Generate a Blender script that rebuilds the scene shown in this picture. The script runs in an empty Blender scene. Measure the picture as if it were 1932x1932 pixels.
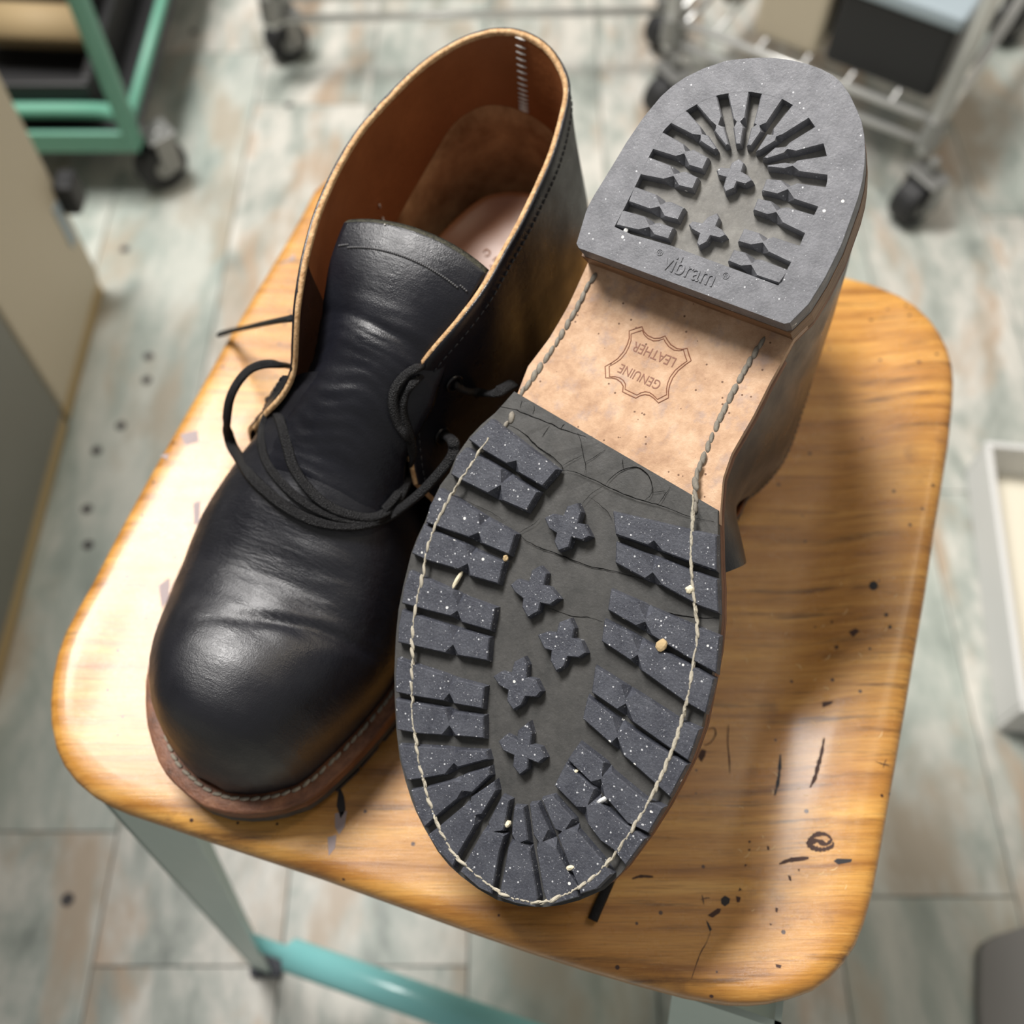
import bpy, bmesh, math, random
from mathutils import Vector, Matrix
from mathutils.bvhtree import BVHTree
random.seed(7)
SC = bpy.context.scene
COL = SC.collection
# ------------------------------------------------------------------ camera, sky, lamps, exposure
CAMZ = 0.845; PITCH = math.radians(60); FPX = 1932.0
cd = bpy.data.cameras.new('camera'); cam = bpy.data.objects.new('camera', cd); COL.objects.link(cam)
cam.location = (0, 0, CAMZ); cam.rotation_euler = (math.radians(90) - PITCH, 0, 0)
cd.sensor_width = 36.0; cd.sensor_fit = 'HORIZONTAL'; cd.lens = 36.0; cd.clip_start = 0.01
cd.dof.use_dof = True; cd.dof.focus_distance = 0.328; cd.dof.aperture_fstop = 7.0; cd.dof.aperture_blades = 0
SC.camera = cam
wd = bpy.data.worlds.new('room_light'); SC.world = wd; wd.use_nodes = True
wd.node_tree.nodes['Background'].inputs[0].default_value = (1.0, 0.98, 0.95, 1)
wd.node_tree.nodes['Background'].inputs[1].default_value = 0.27
def area(name, loc, target, sx, sy, power, col):
    l = bpy.data.lights.new(name, 'AREA'); l.shape = 'RECTANGLE'; l.size = sx; l.size_y = sy; l.energy = power; l.color = col
    o = bpy.data.objects.new(name, l); COL.objects.link(o); o.location = loc
    o.rotation_euler = (Vector(target) - Vector(loc)).to_track_quat('-Z', 'Y').to_euler(); return o
area('ceiling_lamp', (-0.70, 1.05, 2.35), (-0.05, 0.25, 0.45), 0.90, 0.45, 78, (1.0, 0.97, 0.94))
area('ceiling_lamp_warm', (1.0, 0.9, 2.35), (0.1, 0.3, 0.45), 0.25, 1.2, 9, (1.0, 0.86, 0.66))
SC.view_settings.view_transform = 'Standard'; SC.view_settings.look = 'None'
SC.view_settings.gamma = 1.0; SC.view_settings.use_curve_mapping = False; SC.view_settings.exposure = 0.0
# ------------------------------------------------------------------ pixel -> place in the room
CP = Vector((0, 0, CAMZ)); FW = Vector((0, math.cos(PITCH), -math.sin(PITCH))); UP = Vector((0, math.sin(PITCH), math.cos(PITCH)))
SEATZ = 0.45
def ray(u, v): return Vector(((u - 966) / FPX, 0, 0)) + UP * ((966 - v) / FPX) + FW
def at(u, v, z):
    r = ray(u, v); return CP + r * ((z - CAMZ) / r.z)
def seat(u, v, h=0.0): return at(u, v, SEATZ + h)
# ------------------------------------------------------------------ objects
def link(name, me, mats, parent=None):
    o = bpy.data.objects.new(name, me); COL.objects.link(o)
    if mats is not None:
        for m in (mats if isinstance(mats, (list, tuple)) else [mats]): me.materials.append(m)
    if parent: o.parent = parent
    return o
def mesh(name, verts, faces, mats, parent=None, smooth=False, fmat=None):
    me = bpy.data.meshes.new(name); me.from_pydata([tuple(v) for v in verts], [], faces)
    bm = bmesh.new(); bm.from_mesh(me); bmesh.ops.recalc_face_normals(bm, faces=bm.faces); bm.to_mesh(me); bm.free()
    if smooth: me.polygons.foreach_set('use_smooth', [True] * len(me.polygons))
    if fmat: me.polygons.foreach_set('material_index', fmat)
    me.update(); return link(name, me, mats, parent)
def obm(name, bm, mats, parent=None, smooth=False):
    bmesh.ops.recalc_face_normals(bm, faces=bm.faces)
    me = bpy.data.meshes.new(name); bm.to_mesh(me); bm.free()
    if smooth: me.polygons.foreach_set('use_smooth', [True] * len(me.polygons))
    return link(name, me, mats, parent)
def empty(name, loc=(0, 0, 0), mat=None):
    o = bpy.data.objects.new(name, None); COL.objects.link(o); o.empty_display_size = 0.03
    if mat is not None: o.matrix_world = mat
    else: o.location = loc
    return o
def tag(o, label, cat, group=None):
    o['label'] = label; o['category'] = cat
    if group: o['group'] = group
    return o
def bevel(o, w, seg=2, ang=40):
    m = o.modifiers.new('bevel', 'BEVEL'); m.width = w; m.segments = seg; m.limit_method = 'ANGLE'; m.angle_limit = math.radians(ang); return o
def box_bm(bm, c, s, rot=None):
    M = Matrix.Translation(c)
    if rot is not None: M = M @ rot
    bmesh.ops.create_cube(bm, size=1, matrix=M @ Matrix.Diagonal((s[0], s[1], s[2], 1)))
def box(name, c, s, m, parent=None, rot=None, bv=0):
    bm = bmesh.new(); box_bm(bm, Vector(c), s, rot); o = obm(name, bm, m, parent)
    if bv: bevel(o, bv)
    return o
def cm(pts, n):
    """Catmull-Rom through pts, n steps per span"""
    P = [Vector(p) for p in pts]; P = [P[0] * 2 - P[1]] + P + [P[-1] * 2 - P[-2]]; out = []
    for i in range(1, len(P) - 2):
        a, b, c, d = P[i - 1:i + 3]
        for k in range(n):
            t = k / n
            out.append(0.5 * ((2 * b) + (c - a) * t + (2 * a - 5 * b + 4 * c - d) * t * t + (3 * b - a - 3 * c + d) * t ** 3))
    out.append(P[-2]); return out
def interp(tab, x):
    if x <= tab[0][0]: return tab[0][1]
    for (a, va), (b, vb) in zip(tab, tab[1:]):
        if x <= b:
            return va + (vb - va) * (x - a) / (b - a)
    return tab[-1][1]
def sm(a, b, x):
    t = min(1, max(0, (x - a) / (b - a))); return t * t * (3 - 2 * t)
def smoothtab(tab, n=12):
    p = cm([(a, b, 0) for a, b in tab], n); return [(q.x, q.y) for q in p]
def tube_vf(path, r, seg=8, flat=1.0, up=Vector((0, 0, 1)), cap=True, rfun=None):
    V, F = [], []; n = len(path)
    for i, p in enumerate(path):
        t = (path[min(i + 1, n - 1)] - path[max(i - 1, 0)]).normalized()
        s = t.cross(up)
        if s.length < 1e-4: s = t.cross(Vector((1, 0, 0)))
        s.normalize(); w = s.cross(t)
        rr = r * (rfun(i / (n - 1)) if rfun else 1)
        for k in range(seg):
            a = 2 * math.pi * k / seg
            V.append(p + s * math.cos(a) * rr + w * math.sin(a) * rr * flat)
    for i in range(n - 1):
        for k in range(seg):
            k2 = (k + 1) % seg
            F.append((i * seg + k, i * seg + k2, (i + 1) * seg + k2, (i + 1) * seg + k))
    if cap: F.append(tuple(range(seg))); F.append(tuple((n - 1) * seg + k for k in range(seg)))
    return V, F
def tube(name, path, r, m, parent=None, **k):
    V, F = tube_vf([Vector(p) for p in path], r, **k); return mesh(name, V, F, m, parent, smooth=True)
# ------------------------------------------------------------------ materials
class NM:
    def __init__(s, name, rough=0.5, spec=0.5):
        s.m = bpy.data.materials.new(name); s.m.use_nodes = True; s.t = s.m.node_tree; s.N = s.t.nodes; s.L = s.t.links
        s.b = s.N['Principled BSDF']; s.b.inputs['Roughness'].default_value = rough; s.b.inputs['Specular IOR Level'].default_value = spec
        s.tc = s.N.new('ShaderNodeTexCoord').outputs['Object']
    def put(s, sock, val):
        if hasattr(val, 'is_output'): s.L.new(val, sock)
        elif isinstance(val, (tuple, list)) and len(val) == 3 and sock.type == 'RGBA': sock.default_value = (*val, 1)
        else: sock.default_value = val
    def map(s, scale=(1, 1, 1), rot=(0, 0, 0), loc=(0, 0, 0), vec=None):
        n = s.N.new('ShaderNodeMapping'); n.inputs['Scale'].default_value = scale; n.inputs['Rotation'].default_value = rot
        s.put(n.inputs['Location'], loc); s.L.new(vec or s.tc, n.inputs['Vector']); return n.outputs[0]
    def noise(s, scale, det=4, rough=0.55, vec=None, dist=0.0):
        n = s.N.new('ShaderNodeTexNoise'); n.inputs['Scale'].default_value = scale; n.inputs['Detail'].default_value = det
        n.inputs['Roughness'].default_value = rough; n.inputs['Distortion'].default_value = dist
        s.L.new(vec or s.tc, n.inputs['Vector']); return n.outputs['Fac']
    def vor(s, scale, vec=None, out='Distance', feature='F1'):
        n = s.N.new('ShaderNodeTexVoronoi'); n.feature = feature; n.inputs['Scale'].default_value = scale
        s.L.new(vec or s.tc, n.inputs['Vector']); return n.outputs[out]
    def ramp(s, fac, stops):
        n = s.N.new('ShaderNodeValToRGB'); e = n.color_ramp.elements
        for i, (p, c) in enumerate(stops):
            if i > 1: e.new(p)
            e[i].position = p; e[i].color = (*c, 1) if isinstance(c, (tuple, list)) else (c, c, c, 1)
        s.L.new(fac, n.inputs[0]); return n.outputs[0]
    def mix(s, fac, a, b, mode='MIX'):
        n = s.N.new('ShaderNodeMix'); n.data_type = 'RGBA'; n.blend_type = mode
        s.put(n.inputs[0], fac); s.put(n.inputs[6], a); s.put(n.inputs[7], b); return n.outputs[2]
    def math(s, op, a, b=0.0):
        n = s.N.new('ShaderNodeMath'); n.operation = op; s.put(n.inputs[0], a); s.put(n.inputs[1], b); return n.outputs[0]
    def bump(s, h, dist, strength=1.0):
        n = s.N.new('ShaderNodeBump'); n.inputs['Distance'].default_value = dist; n.inputs['Strength'].default_value = strength
        if s.b.inputs['Normal'].links: s.L.new(s.b.inputs['Normal'].links[0].from_socket, n.inputs['Normal'])
        s.L.new(h, n.inputs['Height']); s.L.new(n.outputs[0], s.b.inputs['Normal'])
    def col(s, c): s.put(s.b.inputs['Base Color'], c); return s
    def rough(s, r): s.put(s.b.inputs['Roughness'], r); return s
    def specks(s, scale, size, share, seedloc=(0, 0, 0)):
        v = s.map(loc=seedloc)
        d = s.vor(scale, v); c = s.vor(scale, v, 'Color')
        a = s.math('LESS_THAN', d, size); sep = s.N.new('ShaderNodeSeparateColor'); s.L.new(c, sep.inputs[0])
        return s.math('MULTIPLY', a, s.math('GREATER_THAN', sep.outputs[0], 1 - share))
def plain(name, c, rough=0.5, spec=0.5, metal=0.0):
    n = NM(name, rough, spec); n.col(c); n.b.inputs['Metallic'].default_value = metal; return n.m
def leather_black(name, rough=0.36, wr=0.0, spec=0.42):
    n = NM(name, rough, spec)
    n.col(n.mix(n.noise(60, 5), (0.005, 0.0053, 0.008), (0.012, 0.0125, 0.018)))
    n.rough(n.ramp(n.noise(90, 6), [(0.3, rough - 0.06), (0.75, rough + 0.14)]))
    n.bump(n.vor(2300), 0.00012, 0.4); n.bump(n.noise(420, 6, 0.6), 0.0003, 0.35)
    if wr: n.bump(n.noise(1.0, 7, 0.62, n.map((520, 120, 260), rot=(0, 0, 0.15)), 0.8), 0.0016, wr)
    if spec > 0.5:                                         # leather wrinkled where the toes bend
        sx = n.N.new('ShaderNodeSeparateXYZ'); n.L.new(n.tc, sx.inputs[0])
        mk = n.ramp(n.math('MULTIPLY', sx.outputs[0], 3.0), [(0.53, 0.0), (0.60, 1.0), (0.645, 1.0), (0.672, 0.0)])
        wk = n.noise(1.0, 6, 0.62, n.map((480, 85, 200), rot=(0, 0, 0.22)), 0.7)
        n.bump(n.math('MULTIPLY', wk, mk), 0.0020, 0.24)
    return n.m
M = {}
M['vamp'] = leather_black('black_vamp_leather', 0.37, 0.12, 0.62)
M['quarter'] = leather_black('black_leather', 0.30)
M['tongue'] = leather_black('black_tongue_leather', 0.32, 0.12)
n = NM('brown_lining', 0.5); n.col(n.mix(n.noise(55, 6), (0.20, 0.062, 0.018), (0.38, 0.135, 0.045))); n.bump(n.noise(300, 6), 0.0006, 0.4); M['lining'] = n.m
n = NM('suede_heel_pad', 0.85, 0.2); n.col(n.ramp(n.noise(70, 7, 0.6), [(0.3, (0.24, 0.11, 0.045)), (0.7, (0.60, 0.35, 0.175))])); n.bump(n.noise(500, 6), 0.0005, 0.5); M['suede'] = n.m
n = NM('tan_insole', 0.28); n.col(n.mix(n.noise(40, 5), (0.26, 0.098, 0.036), (0.37, 0.165, 0.072))); M['insole'] = n.m
n = NM('raw_leather_edge', 0.8, 0.2); n.col(n.ramp(n.noise(420, 6, 0.7), [(0.3, (0.33, 0.17, 0.07)), (0.65, (0.72, 0.48, 0.26))])); n.bump(n.noise(900, 4), 0.0006, 0.8); M['edge'] = n.m
n = NM('welt_leather', 0.5); n.col(n.ramp(n.noise(1, 6, 0.65, n.map((90, 90, 700))), [(0.3, (0.050, 0.019, 0.009)), (0.52, (0.19, 0.075, 0.036)), (0.78, (0.40, 0.19, 0.095))])); n.bump(n.noise(1, 6, 0.7, n.map((160, 160, 900))), 0.0012, 0.7); M['welt'] = n.m
n = NM('stacked_heel_leather', 0.5); n.col(n.ramp(n.noise(1, 5, 0.6, n.map((60, 60, 1100))), [(0.3, (0.10, 0.05, 0.025)), (0.7, (0.33, 0.19, 0.10))])); n.bump(n.noise(1, 4, 0.6, n.map((100, 100, 1300))), 0.0008, 0.6); M['stack'] = n.m
n = NM('sole_leather', 0.62, 0.35)
c1 = n.ramp(n.noise(95, 8, 0.68), [(0.28, (0.36, 0.205, 0.118)), (0.5, (0.545, 0.345, 0.212)), (0.72, (0.70, 0.485, 0.325))])
c2 = n.mix(n.ramp(n.noise(170, 6, 0.6, n.map(loc=(3, 1, 0))), [(0.52, 0.0), (0.68, 0.55)]), c1, (0.36, 0.27, 0.24))
c3 = n.mix(n.specks(420, 0.16, 0.22), c2, (0.17, 0.09, 0.05)); n.col(c3)
n.bump(n.noise(260, 7, 0.7), 0.0008, 0.6); M['sole'] = n.m
def rubber(name, lo, hi, rough, speck, bumpd=0.0005, fleck=0.55):
    n = NM(name, rough, 0.45)
    c = n.ramp(n.noise(150, 7, 0.65), [(0.3, lo), (0.7, hi)])
    c = n.mix(n.ramp(n.noise(1500, 3, 0.6), [(0.55, 0.0), (0.72, fleck)]), c, tuple(min(1, q * 2.1) for q in hi))
    if speck:
        c = n.mix(n.specks(1500, 0.22, speck), c, (0.42, 0.43, 0.45))
        c = n.mix(n.specks(650, 0.2, speck), c, (0.55, 0.56, 0.58)); c = n.mix(n.specks(260, 0.13, speck * 0.8, (4, 2, 0)), c, (0.85, 0.84, 0.8))
    n.col(c); n.rough(n.ramp(n.noise(220, 6), [(0.3, rough - 0.1), (0.7, rough + 0.12)])); n.bump(n.noise(900, 6, 0.7), bumpd, 0.55); return n.m
M['lug'] = rubber('black_rubber_lug', (0.034, 0.037, 0.050), (0.082, 0.087, 0.105), 0.48, 0.16, 0.0007)
M['rubber'] = rubber('black_rubber_floor', (0.040, 0.040, 0.038), (0.074, 0.072, 0.068), 0.62, 0.0, 0.0003, 0.15)
M['heelrub'] = rubber('grey_worn_rubber', (0.115, 0.118, 0.130), (0.200, 0.203, 0.220), 0.46, 0.05, 0.0004, 0.25)
M['heelfloor'] = rubber('dusty_rubber', (0.165, 0.160, 0.148), (0.27, 0.262, 0.24), 0.8, 0.0, 0.0003, 0.1)
n = NM('waxed_thread', 0.8, 0.2); n.col(n.ramp(n.noise(500, 4), [(0.3, (0.30, 0.27, 0.21)), (0.7, (0.62, 0.57, 0.46))])); n.bump(n.noise(1, 3, 0.6, n.map((300, 1800, 900), rot=(0, 0, 0.6))), 0.0006, 0.8); M['thread'] = n.m
n = NM('grey_thread', 0.8, 0.2); n.col(n.ramp(n.noise(500, 4), [(0.3, (0.12, 0.11, 0.095)), (0.7, (0.32, 0.29, 0.24))])); M['thread_grey'] = n.m
n = NM('welt_thread', 0.75, 0.2); n.col(n.ramp(n.noise(600, 3), [(0.3, (0.16, 0.14, 0.11)), (0.7, (0.50, 0.45, 0.36))])); M['thread_welt'] = n.m
M['thread_dark'] = plain('dark_thread', (0.07, 0.062, 0.05), 0.7)
M['thread_white'] = plain('white_thread', (0.75, 0.72, 0.68), 0.6)
M['thread_black'] = plain('black_thread', (0.022, 0.023, 0.028), 0.6)
n = NM('waxed_lace', 0.5, 0.3); n.col(n.mix(n.noise(300, 5), (0.004, 0.004, 0.005), (0.014, 0.014, 0.015))); n.bump(n.vor(2600), 0.0005, 0.8); M['lace'] = n.m
M['thread_pale'] = plain('pale_grey_thread', (0.10, 0.10, 0.105), 0.6)
M['eyelet'] = plain('black_enamel', (0.008, 0.008, 0.009), 0.18)
M['crack'] = plain('crack_black', (0.004, 0.004, 0.004), 0.9, 0.1)
M['stamp'] = plain('stamped_brown', (0.21, 0.075, 0.032), 0.6)
M['crumb'] = plain('pale_crumb', (0.80, 0.72, 0.52), 0.7)
M['dust'] = plain('sawdust', (0.52, 0.38, 0.20), 0.9)
# ------------------------------------------------------------------ the two boots: frames
# boot space: x from heel to toe, y towards the arch side, z up from the ground contact of the sole (metres)
LEN = 0.281
toeP = seat(1000, 1711, 0.0500)
r_ = ray(1480, 108); lo, hi = 0.2, 0.5
best = None
for i in range(400):                                  # heel point on its sight line at boot length from the toe
    k = 0.28 + 0.10 * i / 400; p = CP + r_ * k; d = abs((p - toeP).length - LEN)
    if best is None or d < best[0]: best = (d, p)
A_ = (best[1] - toeP).normalized()
W0 = Vector((A_.y, -A_.x, 0)).normalized(); N0 = W0.cross(A_)
ROLL = math.radians(12)
N_ = N0 * math.cos(ROLL) - W0 * math.sin(ROLL); W_ = W0 * math.cos(ROLL) + N0 * math.sin(ROLL)
def frame(X, Y, Z, O):
    return Matrix(((X.x, Y.x, Z.x, O.x), (X.y, Y.y, Z.y, O.y), (X.z, Y.z, Z.z, O.z), (0, 0, 0, 1)))
ML = frame(-A_, -W_, -N_, toeP + A_ * LEN)            # boot lying sole up
toeU = seat(468, 1549, 0.0003); dirU = Vector((-0.428, -0.9035, 0)).normalized()
MU = frame(dirU, Vector((-dirU.y, dirU.x, 0)), Vector((0, 0, 1)), toeU - dirU * LEN)   # boot standing upright
MLi, MUi = ML.inverted(), MU.inverted()
def zs(x):                                            # underside of the leather sole above the ground plane
    return 0.0080 + 0.0095 * (1 - sm(0.082, 0.150, x))
def solept(u, v, zf=None, dz=0.0):
    """pixel -> boot-space point (x, y towards arch, z) on the sole's underside"""
    o = MLi @ CP; d = MLi.to_3x3() @ ray(u, v); z = 0.008 if zf is None else zf
    for _ in range(8):
        p = o + d * ((z - o.z) / d.z)
        if zf is not None: break
        z = zs(p.x) + dz
    return Vector((p.x, -p.y, z))
def cz(ox, oy, s, pts): return [(ox + x / s, oy + y / s) for x, y in pts]
# ------------------------------------------------------------------ outline of the sole
OUT_FORE = [(966,736),(931,777),(906,800),(885,824),(862,860),(849,893),(832,915),(815,950),(803,984),(788,1015),(777,1044),(762,1105),(753,1150),(748,1200),(745,1270),(746,1320),(749,1377),(755,1430),(766,1473),(776,1505),(785,1529),(801,1561),(827,1606),(848,1632),(870,1652),(903,1677),(938,1697),(981,1709),(1025,1711),(1060,1707),(1094,1698),(1140,1678),(1172,1647),(1217,1586),(1253,1529),(1280,1480),(1300,1440),(1324,1373),(1341,1287),(1352,1230),(1358,1170),(1358,1110),(1355,1050),(1354,990),(1354,962)]
OUT_WR = [(1361,930),(1363,904),(1379,857),(1420,786),(1452,722)]
OUT_HEEL = [(1486,614),(1526,574),(1557,524),(1588,462),(1603,420),(1619,375),(1628,340),(1632,310),(1633,280),(1631,254),(1626,228),(1616,204),(1604,178),(1588,155),(1572,141),(1551,130),(1524,120),(1495,113),(1465,109),(1433,108),(1400,110),(1370,114),(1330,127),(1293,145),(1268,162),(1246,182),(1213,222),(1181,269),(1157,309),(1133,348),(1118,372),(1106,395),(1085,466)]
OUT_WL = [(1075,580),(1040,640),(1000,693)]
fore = [solept(u, v, 0.004) for u, v in OUT_FORE]; heel = [solept(u, v, 0.0) for u, v in OUT_HEEL]
wr = [solept(u, v) for u, v in OUT_WR]; wl = [solept(u, v) for u, v in OUT_WL]
P2 = lambda L: [(p.x, p.y) for p in L]
FORE, HEEL = P2(fore), P2(heel)
OUTL = P2(fore) + P2(wr) + P2(heel) + P2(wl)
def area2(P): return sum(a[0] * b[1] - b[0] * a[1] for a, b in zip(P, P[1:] + P[:1]))
def ccw(P): return P if area2(P) > 0 else P[::-1]
def offset(P, d):
    """move a ccw polygon outwards by d"""
    n = len(P); R = []
    for i in range(n):
        a, b, c = Vector(P[i - 1]), Vector(P[i]), Vector(P[(i + 1) % n])
        e1 = (b - a); e2 = (c - b)
        if e1.length < 1e-7: e1 = e2
        if e2.length < 1e-7: e2 = e1
        e1 = e1.normalized(); e2 = e2.normalized()
        n1 = Vector((e1.y, -e1.x)); n2 = Vector((e2.y, -e2.x)); b2 = n1 + n2
        if b2.length < 0.3: b2 = n1
        b2 = b2.normalized(); k = d / max(0.45, b2.dot(n1)); q = b + b2 * k; R.append((q.x, q.y))
    return R
OUTL = ccw(OUTL); FORE = ccw(FORE); HEEL = ccw(HEEL)
def yrange(P, x):
    ys = []
    for (x1, y1), (x2, y2) in zip(P, P[1:] + P[:1]):
        if (x1 - x) * (x2 - x) <= 0 and x1 != x2: ys.append(y1 + (y2 - y1) * (x - x1) / (x2 - x1))
    return (min(ys), max(ys)) if len(ys) >= 2 else None
# ------------------------------------------------------------------ tread, traced as 'points on the wearing face'; p = pinch of a bow-tie lug
R1 = (1120,140,7.4308); R2 = (1340,140,7.4308); R3 = (1120,340,7.4308); R4 = (1340,340,7.4308)
R5 = (800,780,6.9); R6 = (740,980,6.9); R7 = (1120,920,6.9); R8 = (1100,1080,6.9)
S1 = (730,1180,6.9); S2 = (740,1380,6.9); S3 = (880,1460,6.9); S4 = (1040,1240,6.44); S5 = (1000,1400,6.44); S6 = (900,920,5.683); S7 = (900,1120,5.367)
HEEL_LUGS = [
 (R3,'425,400 725,505 p783,635 925,590 1125,665 1050,830 845,770 p778,655 625,702 305,630'),
 (R3,'590,70 880,195 p930,340 1080,295 1275,385 1185,560 985,510 p925,365 790,410 485,300'),
 (R1,'790,1150 1085,1275 p1125,1400 1285,1355 1465,1445 1390,1615 1185,1565 p1120,1425 980,1478 660,1405'),
 (R1,'1000,805 1265,975 p1285,1080 1400,1050 1610,1165 1530,1340 1330,1280 p1270,1110 1150,1160 850,1050'),
 (R1,'1090,690 1365,525 1500,730 p1520,835 1605,850 1735,1040 1685,1068 1490,940 p1500,850 1380,850'),
 (R1,'1455,430 1765,320 1800,590 p1745,705 1830,735 1900,985 1850,1005 1690,800 p1720,715 1640,665'),
 (R2,'255,275 560,268 490,610 p420,660 470,745 430,985 355,985 320,745 p372,662 320,630'),
 (R2,'715,285 1010,365 790,690 p690,715 720,800 575,1010 510,1000 575,740 p655,705 605,700'),
 (R2,'1140,430 1375,620 1020,850 p925,870 920,935 690,1080 640,1080 800,830 p885,850 880,760'),
 (R2,'1460,720 1590,970 1200,1085 p1080,1045 1040,1110 795,1190 735,1170 910,1020 p1065,1015 1110,950'),
 (R2,'1630,1120 1655,1200 1640,1410 1240,1370 p1155,1280 1040,1330 805,1305 798,1268 1050,1230 p1160,1255 1220,1200'),
 (R2,'790,1460 1000,1480 p1090,1590 1220,1520 1625,1560 1510,1835 1165,1755 p1088,1610 940,1685 720,1635'),
 (R4,'665,250 860,290 p930,425 1080,370 1470,455 1345,730 1005,600 p925,445 800,490 600,420'),
 (R4,'475,670 690,735 p742,855 880,790 1265,875 1150,1120 810,1010 p736,872 570,915 385,860'),
 (R4,'330,970 500,1010 p580,1163 730,1110 1095,1215 970,1450 645,1340 p575,1185 430,1210 245,1135')]
HEEL_FLOWERS = [
 (R2,'85,1345 140,1300 270,1312 300,1235 400,1180 478,1245 445,1365 540,1420 595,1490 490,1545 375,1515 340,1600 210,1655 180,1585 215,1450 110,1420'),
 (R3,'1330,620 1385,572 1520,595 1600,510 1730,455 1765,530 1720,640 1800,690 1860,770 1770,815 1640,785 1590,870 1475,930 1445,880 1480,750 1370,690')]
FORE_LUGS = [
 (R5,'870,70 1005,170 1735,725 1540,950 1222,765 p1202,612 1070,655 735,460 575,335'),
 (R5,'540,440 680,530 1010,720 p1006,903 1180,835 1480,1020 1330,1270 1010,1130 p1000,930 830,1040 460,860 345,790 420,560'),
 (R5,'195,975 400,1090 715,1300 p728,1455 870,1390 1190,1570 1105,1840 750,1690 p712,1545 590,1615 250,1500 20,1420 70,1200'),
 (R6,'410,60 560,160 960,330 p1000,480 1110,410 1450,560 1380,840 1010,735 p985,572 860,650 440,530 250,440 330,240'),
 (R6,'215,670 430,770 790,930 p852,1110 950,1010 1340,1150 1280,1450 900,1340 p848,1185 760,1260 440,1180 120,1090 150,880'),
 (R6,'120,1180 400,1280 730,1385 p792,1530 900,1435 1265,1540 1240,1840 850,1770 p793,1628 690,1740 290,1650 70,1600 75,1400'),
 (S1,'130,430 400,530 730,640 p810,812 890,700 1270,800 1240,1085 870,1020 p813,880 740,985 400,930 110,870 107,620'),
 (S1,'110,960 400,1020 760,1080 p806,1252 880,1130 1260,1180 1260,1470 890,1440 p814,1300 720,1430 400,1410 130,1360 115,1150'),
 (S2,'80,180 330,195 700,220 p795,325 850,240 1220,260 1250,365 850,470 p800,410 690,560 430,610 190,640 120,430'),
 (S2,'235,770 450,730 780,640 p880,660 960,560 1260,470 1275,570 1040,800 p905,765 850,880 560,1120 420,1250 310,1030'),
 (S2,'460,1355 620,1230 920,980 p1030,1042 1020,860 1330,650 1355,770 1170,1080 p1085,1085 1080,1220 860,1600 790,1770 600,1560'),
 (S3,'455,295 560,345 520,560 480,745 p350,752 500,800 430,1010 360,1410 330,1570 160,1490 -85,1275 0,1130 205,760 p310,738 280,640'),
 (S3,'620,430 740,440 770,620 800,870 p700,893 820,1000 860,1200 930,1620 900,1740 620,1685 400,1600 430,1540 480,1300 540,960 p640,872 585,790 600,600'),
 (S3,'820,400 920,385 1075,735 p990,880 1165,965 1310,1270 1440,1450 1450,1610 1070,1720 1000,1540 910,1000 p945,885 870,800'),
 (S3,'975,330 1120,290 1390,590 p1285,725 1440,750 1760,1120 1890,1310 1700,1500 1480,1570 1440,1430 1310,1130 1190,820 p1245,745 1150,730 1090,600'),
 (S5,'295,530 430,260 790,570 p700,765 845,745 1170,1010 1410,1170 1160,1505 1010,1310 850,1200 700,1000 p682,790 560,800'),
 (S5,'455,215 595,15 900,250 p872,420 990,365 1370,680 1620,800 1440,1110 1180,985 900,660 p862,448 740,495'),
 (S4,'530,120 860,330 p907,508 1030,430 1540,760 1800,880 1665,1260 1440,1110 990,790 p905,560 800,640 490,430'),
 (S4,'440,480 750,715 p807,925 930,840 1180,1010 1400,1150 1650,1310 1440,1700 1240,1520 880,1200 p802,965 730,1060 380,750'),
 (R8,'360,225 720,380 p812,600 930,480 1450,700 1775,840 1735,1315 1380,1120 890,820 p808,640 690,700 320,490'),
 (R8,'275,620 640,800 p718,1030 840,920 1200,1110 1400,1210 1705,1385 1595,1840 1330,1690 760,1280 p712,1070 620,1150 240,900'),
 (R7,'250,315 750,430 1240,545 1600,625 1600,1085 1230,960 890,830 p785,685 710,755 285,610'),
 (R7,'290,710 640,850 p768,1078 880,925 1240,1070 1605,1195 1625,1630 1370,1540 880,1270 p770,1102 670,1190 280,980')]
FORE_FLOWERS = [
 (S6,'720,325 810,280 920,305 965,200 1075,165 1115,260 1085,380 1150,395 1215,520 1130,565 1015,535 985,640 870,680 825,580 850,490 770,440'),
 (S6,'355,1045 430,980 550,1020 585,890 665,840 745,920 720,1045 780,1070 880,1190 780,1260 680,1240 660,1330 540,1395 480,1280 490,1190 400,1120'),
 (S7,'610,420 700,388 800,400 830,290 940,250 985,350 970,450 1050,480 1105,600 1030,650 920,640 880,740 800,790 740,680 750,580 680,560'),
 (S7,'160,840 240,790 340,820 375,690 470,640 510,720 500,850 590,870 650,990 600,1050 490,1045 450,1130 365,1180 300,1090 310,980 220,930'),
 (S7,'215,1500 290,1430 400,1480 410,1390 520,1300 555,1420 540,1530 640,1560 690,1660 620,1720 520,1680 510,1780 430,1840 360,1750 370,1640 260,1590')]
def lug_shape(org, s):
    pts, pin = [], []
    for w in s.split():
        p = w[0] == 'p'; x, y = (w[1:] if p else w).split(',')
        pts.append((float(x), float(y))); pin.append(p)
    q = [solept(u, v, 0.0) for u, v in cz(*org, pts)]
    P = [(p.x, p.y) for p in q]
    if area2(P) < 0: P = P[::-1]; pin = pin[::-1]
    return P, pin
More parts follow.
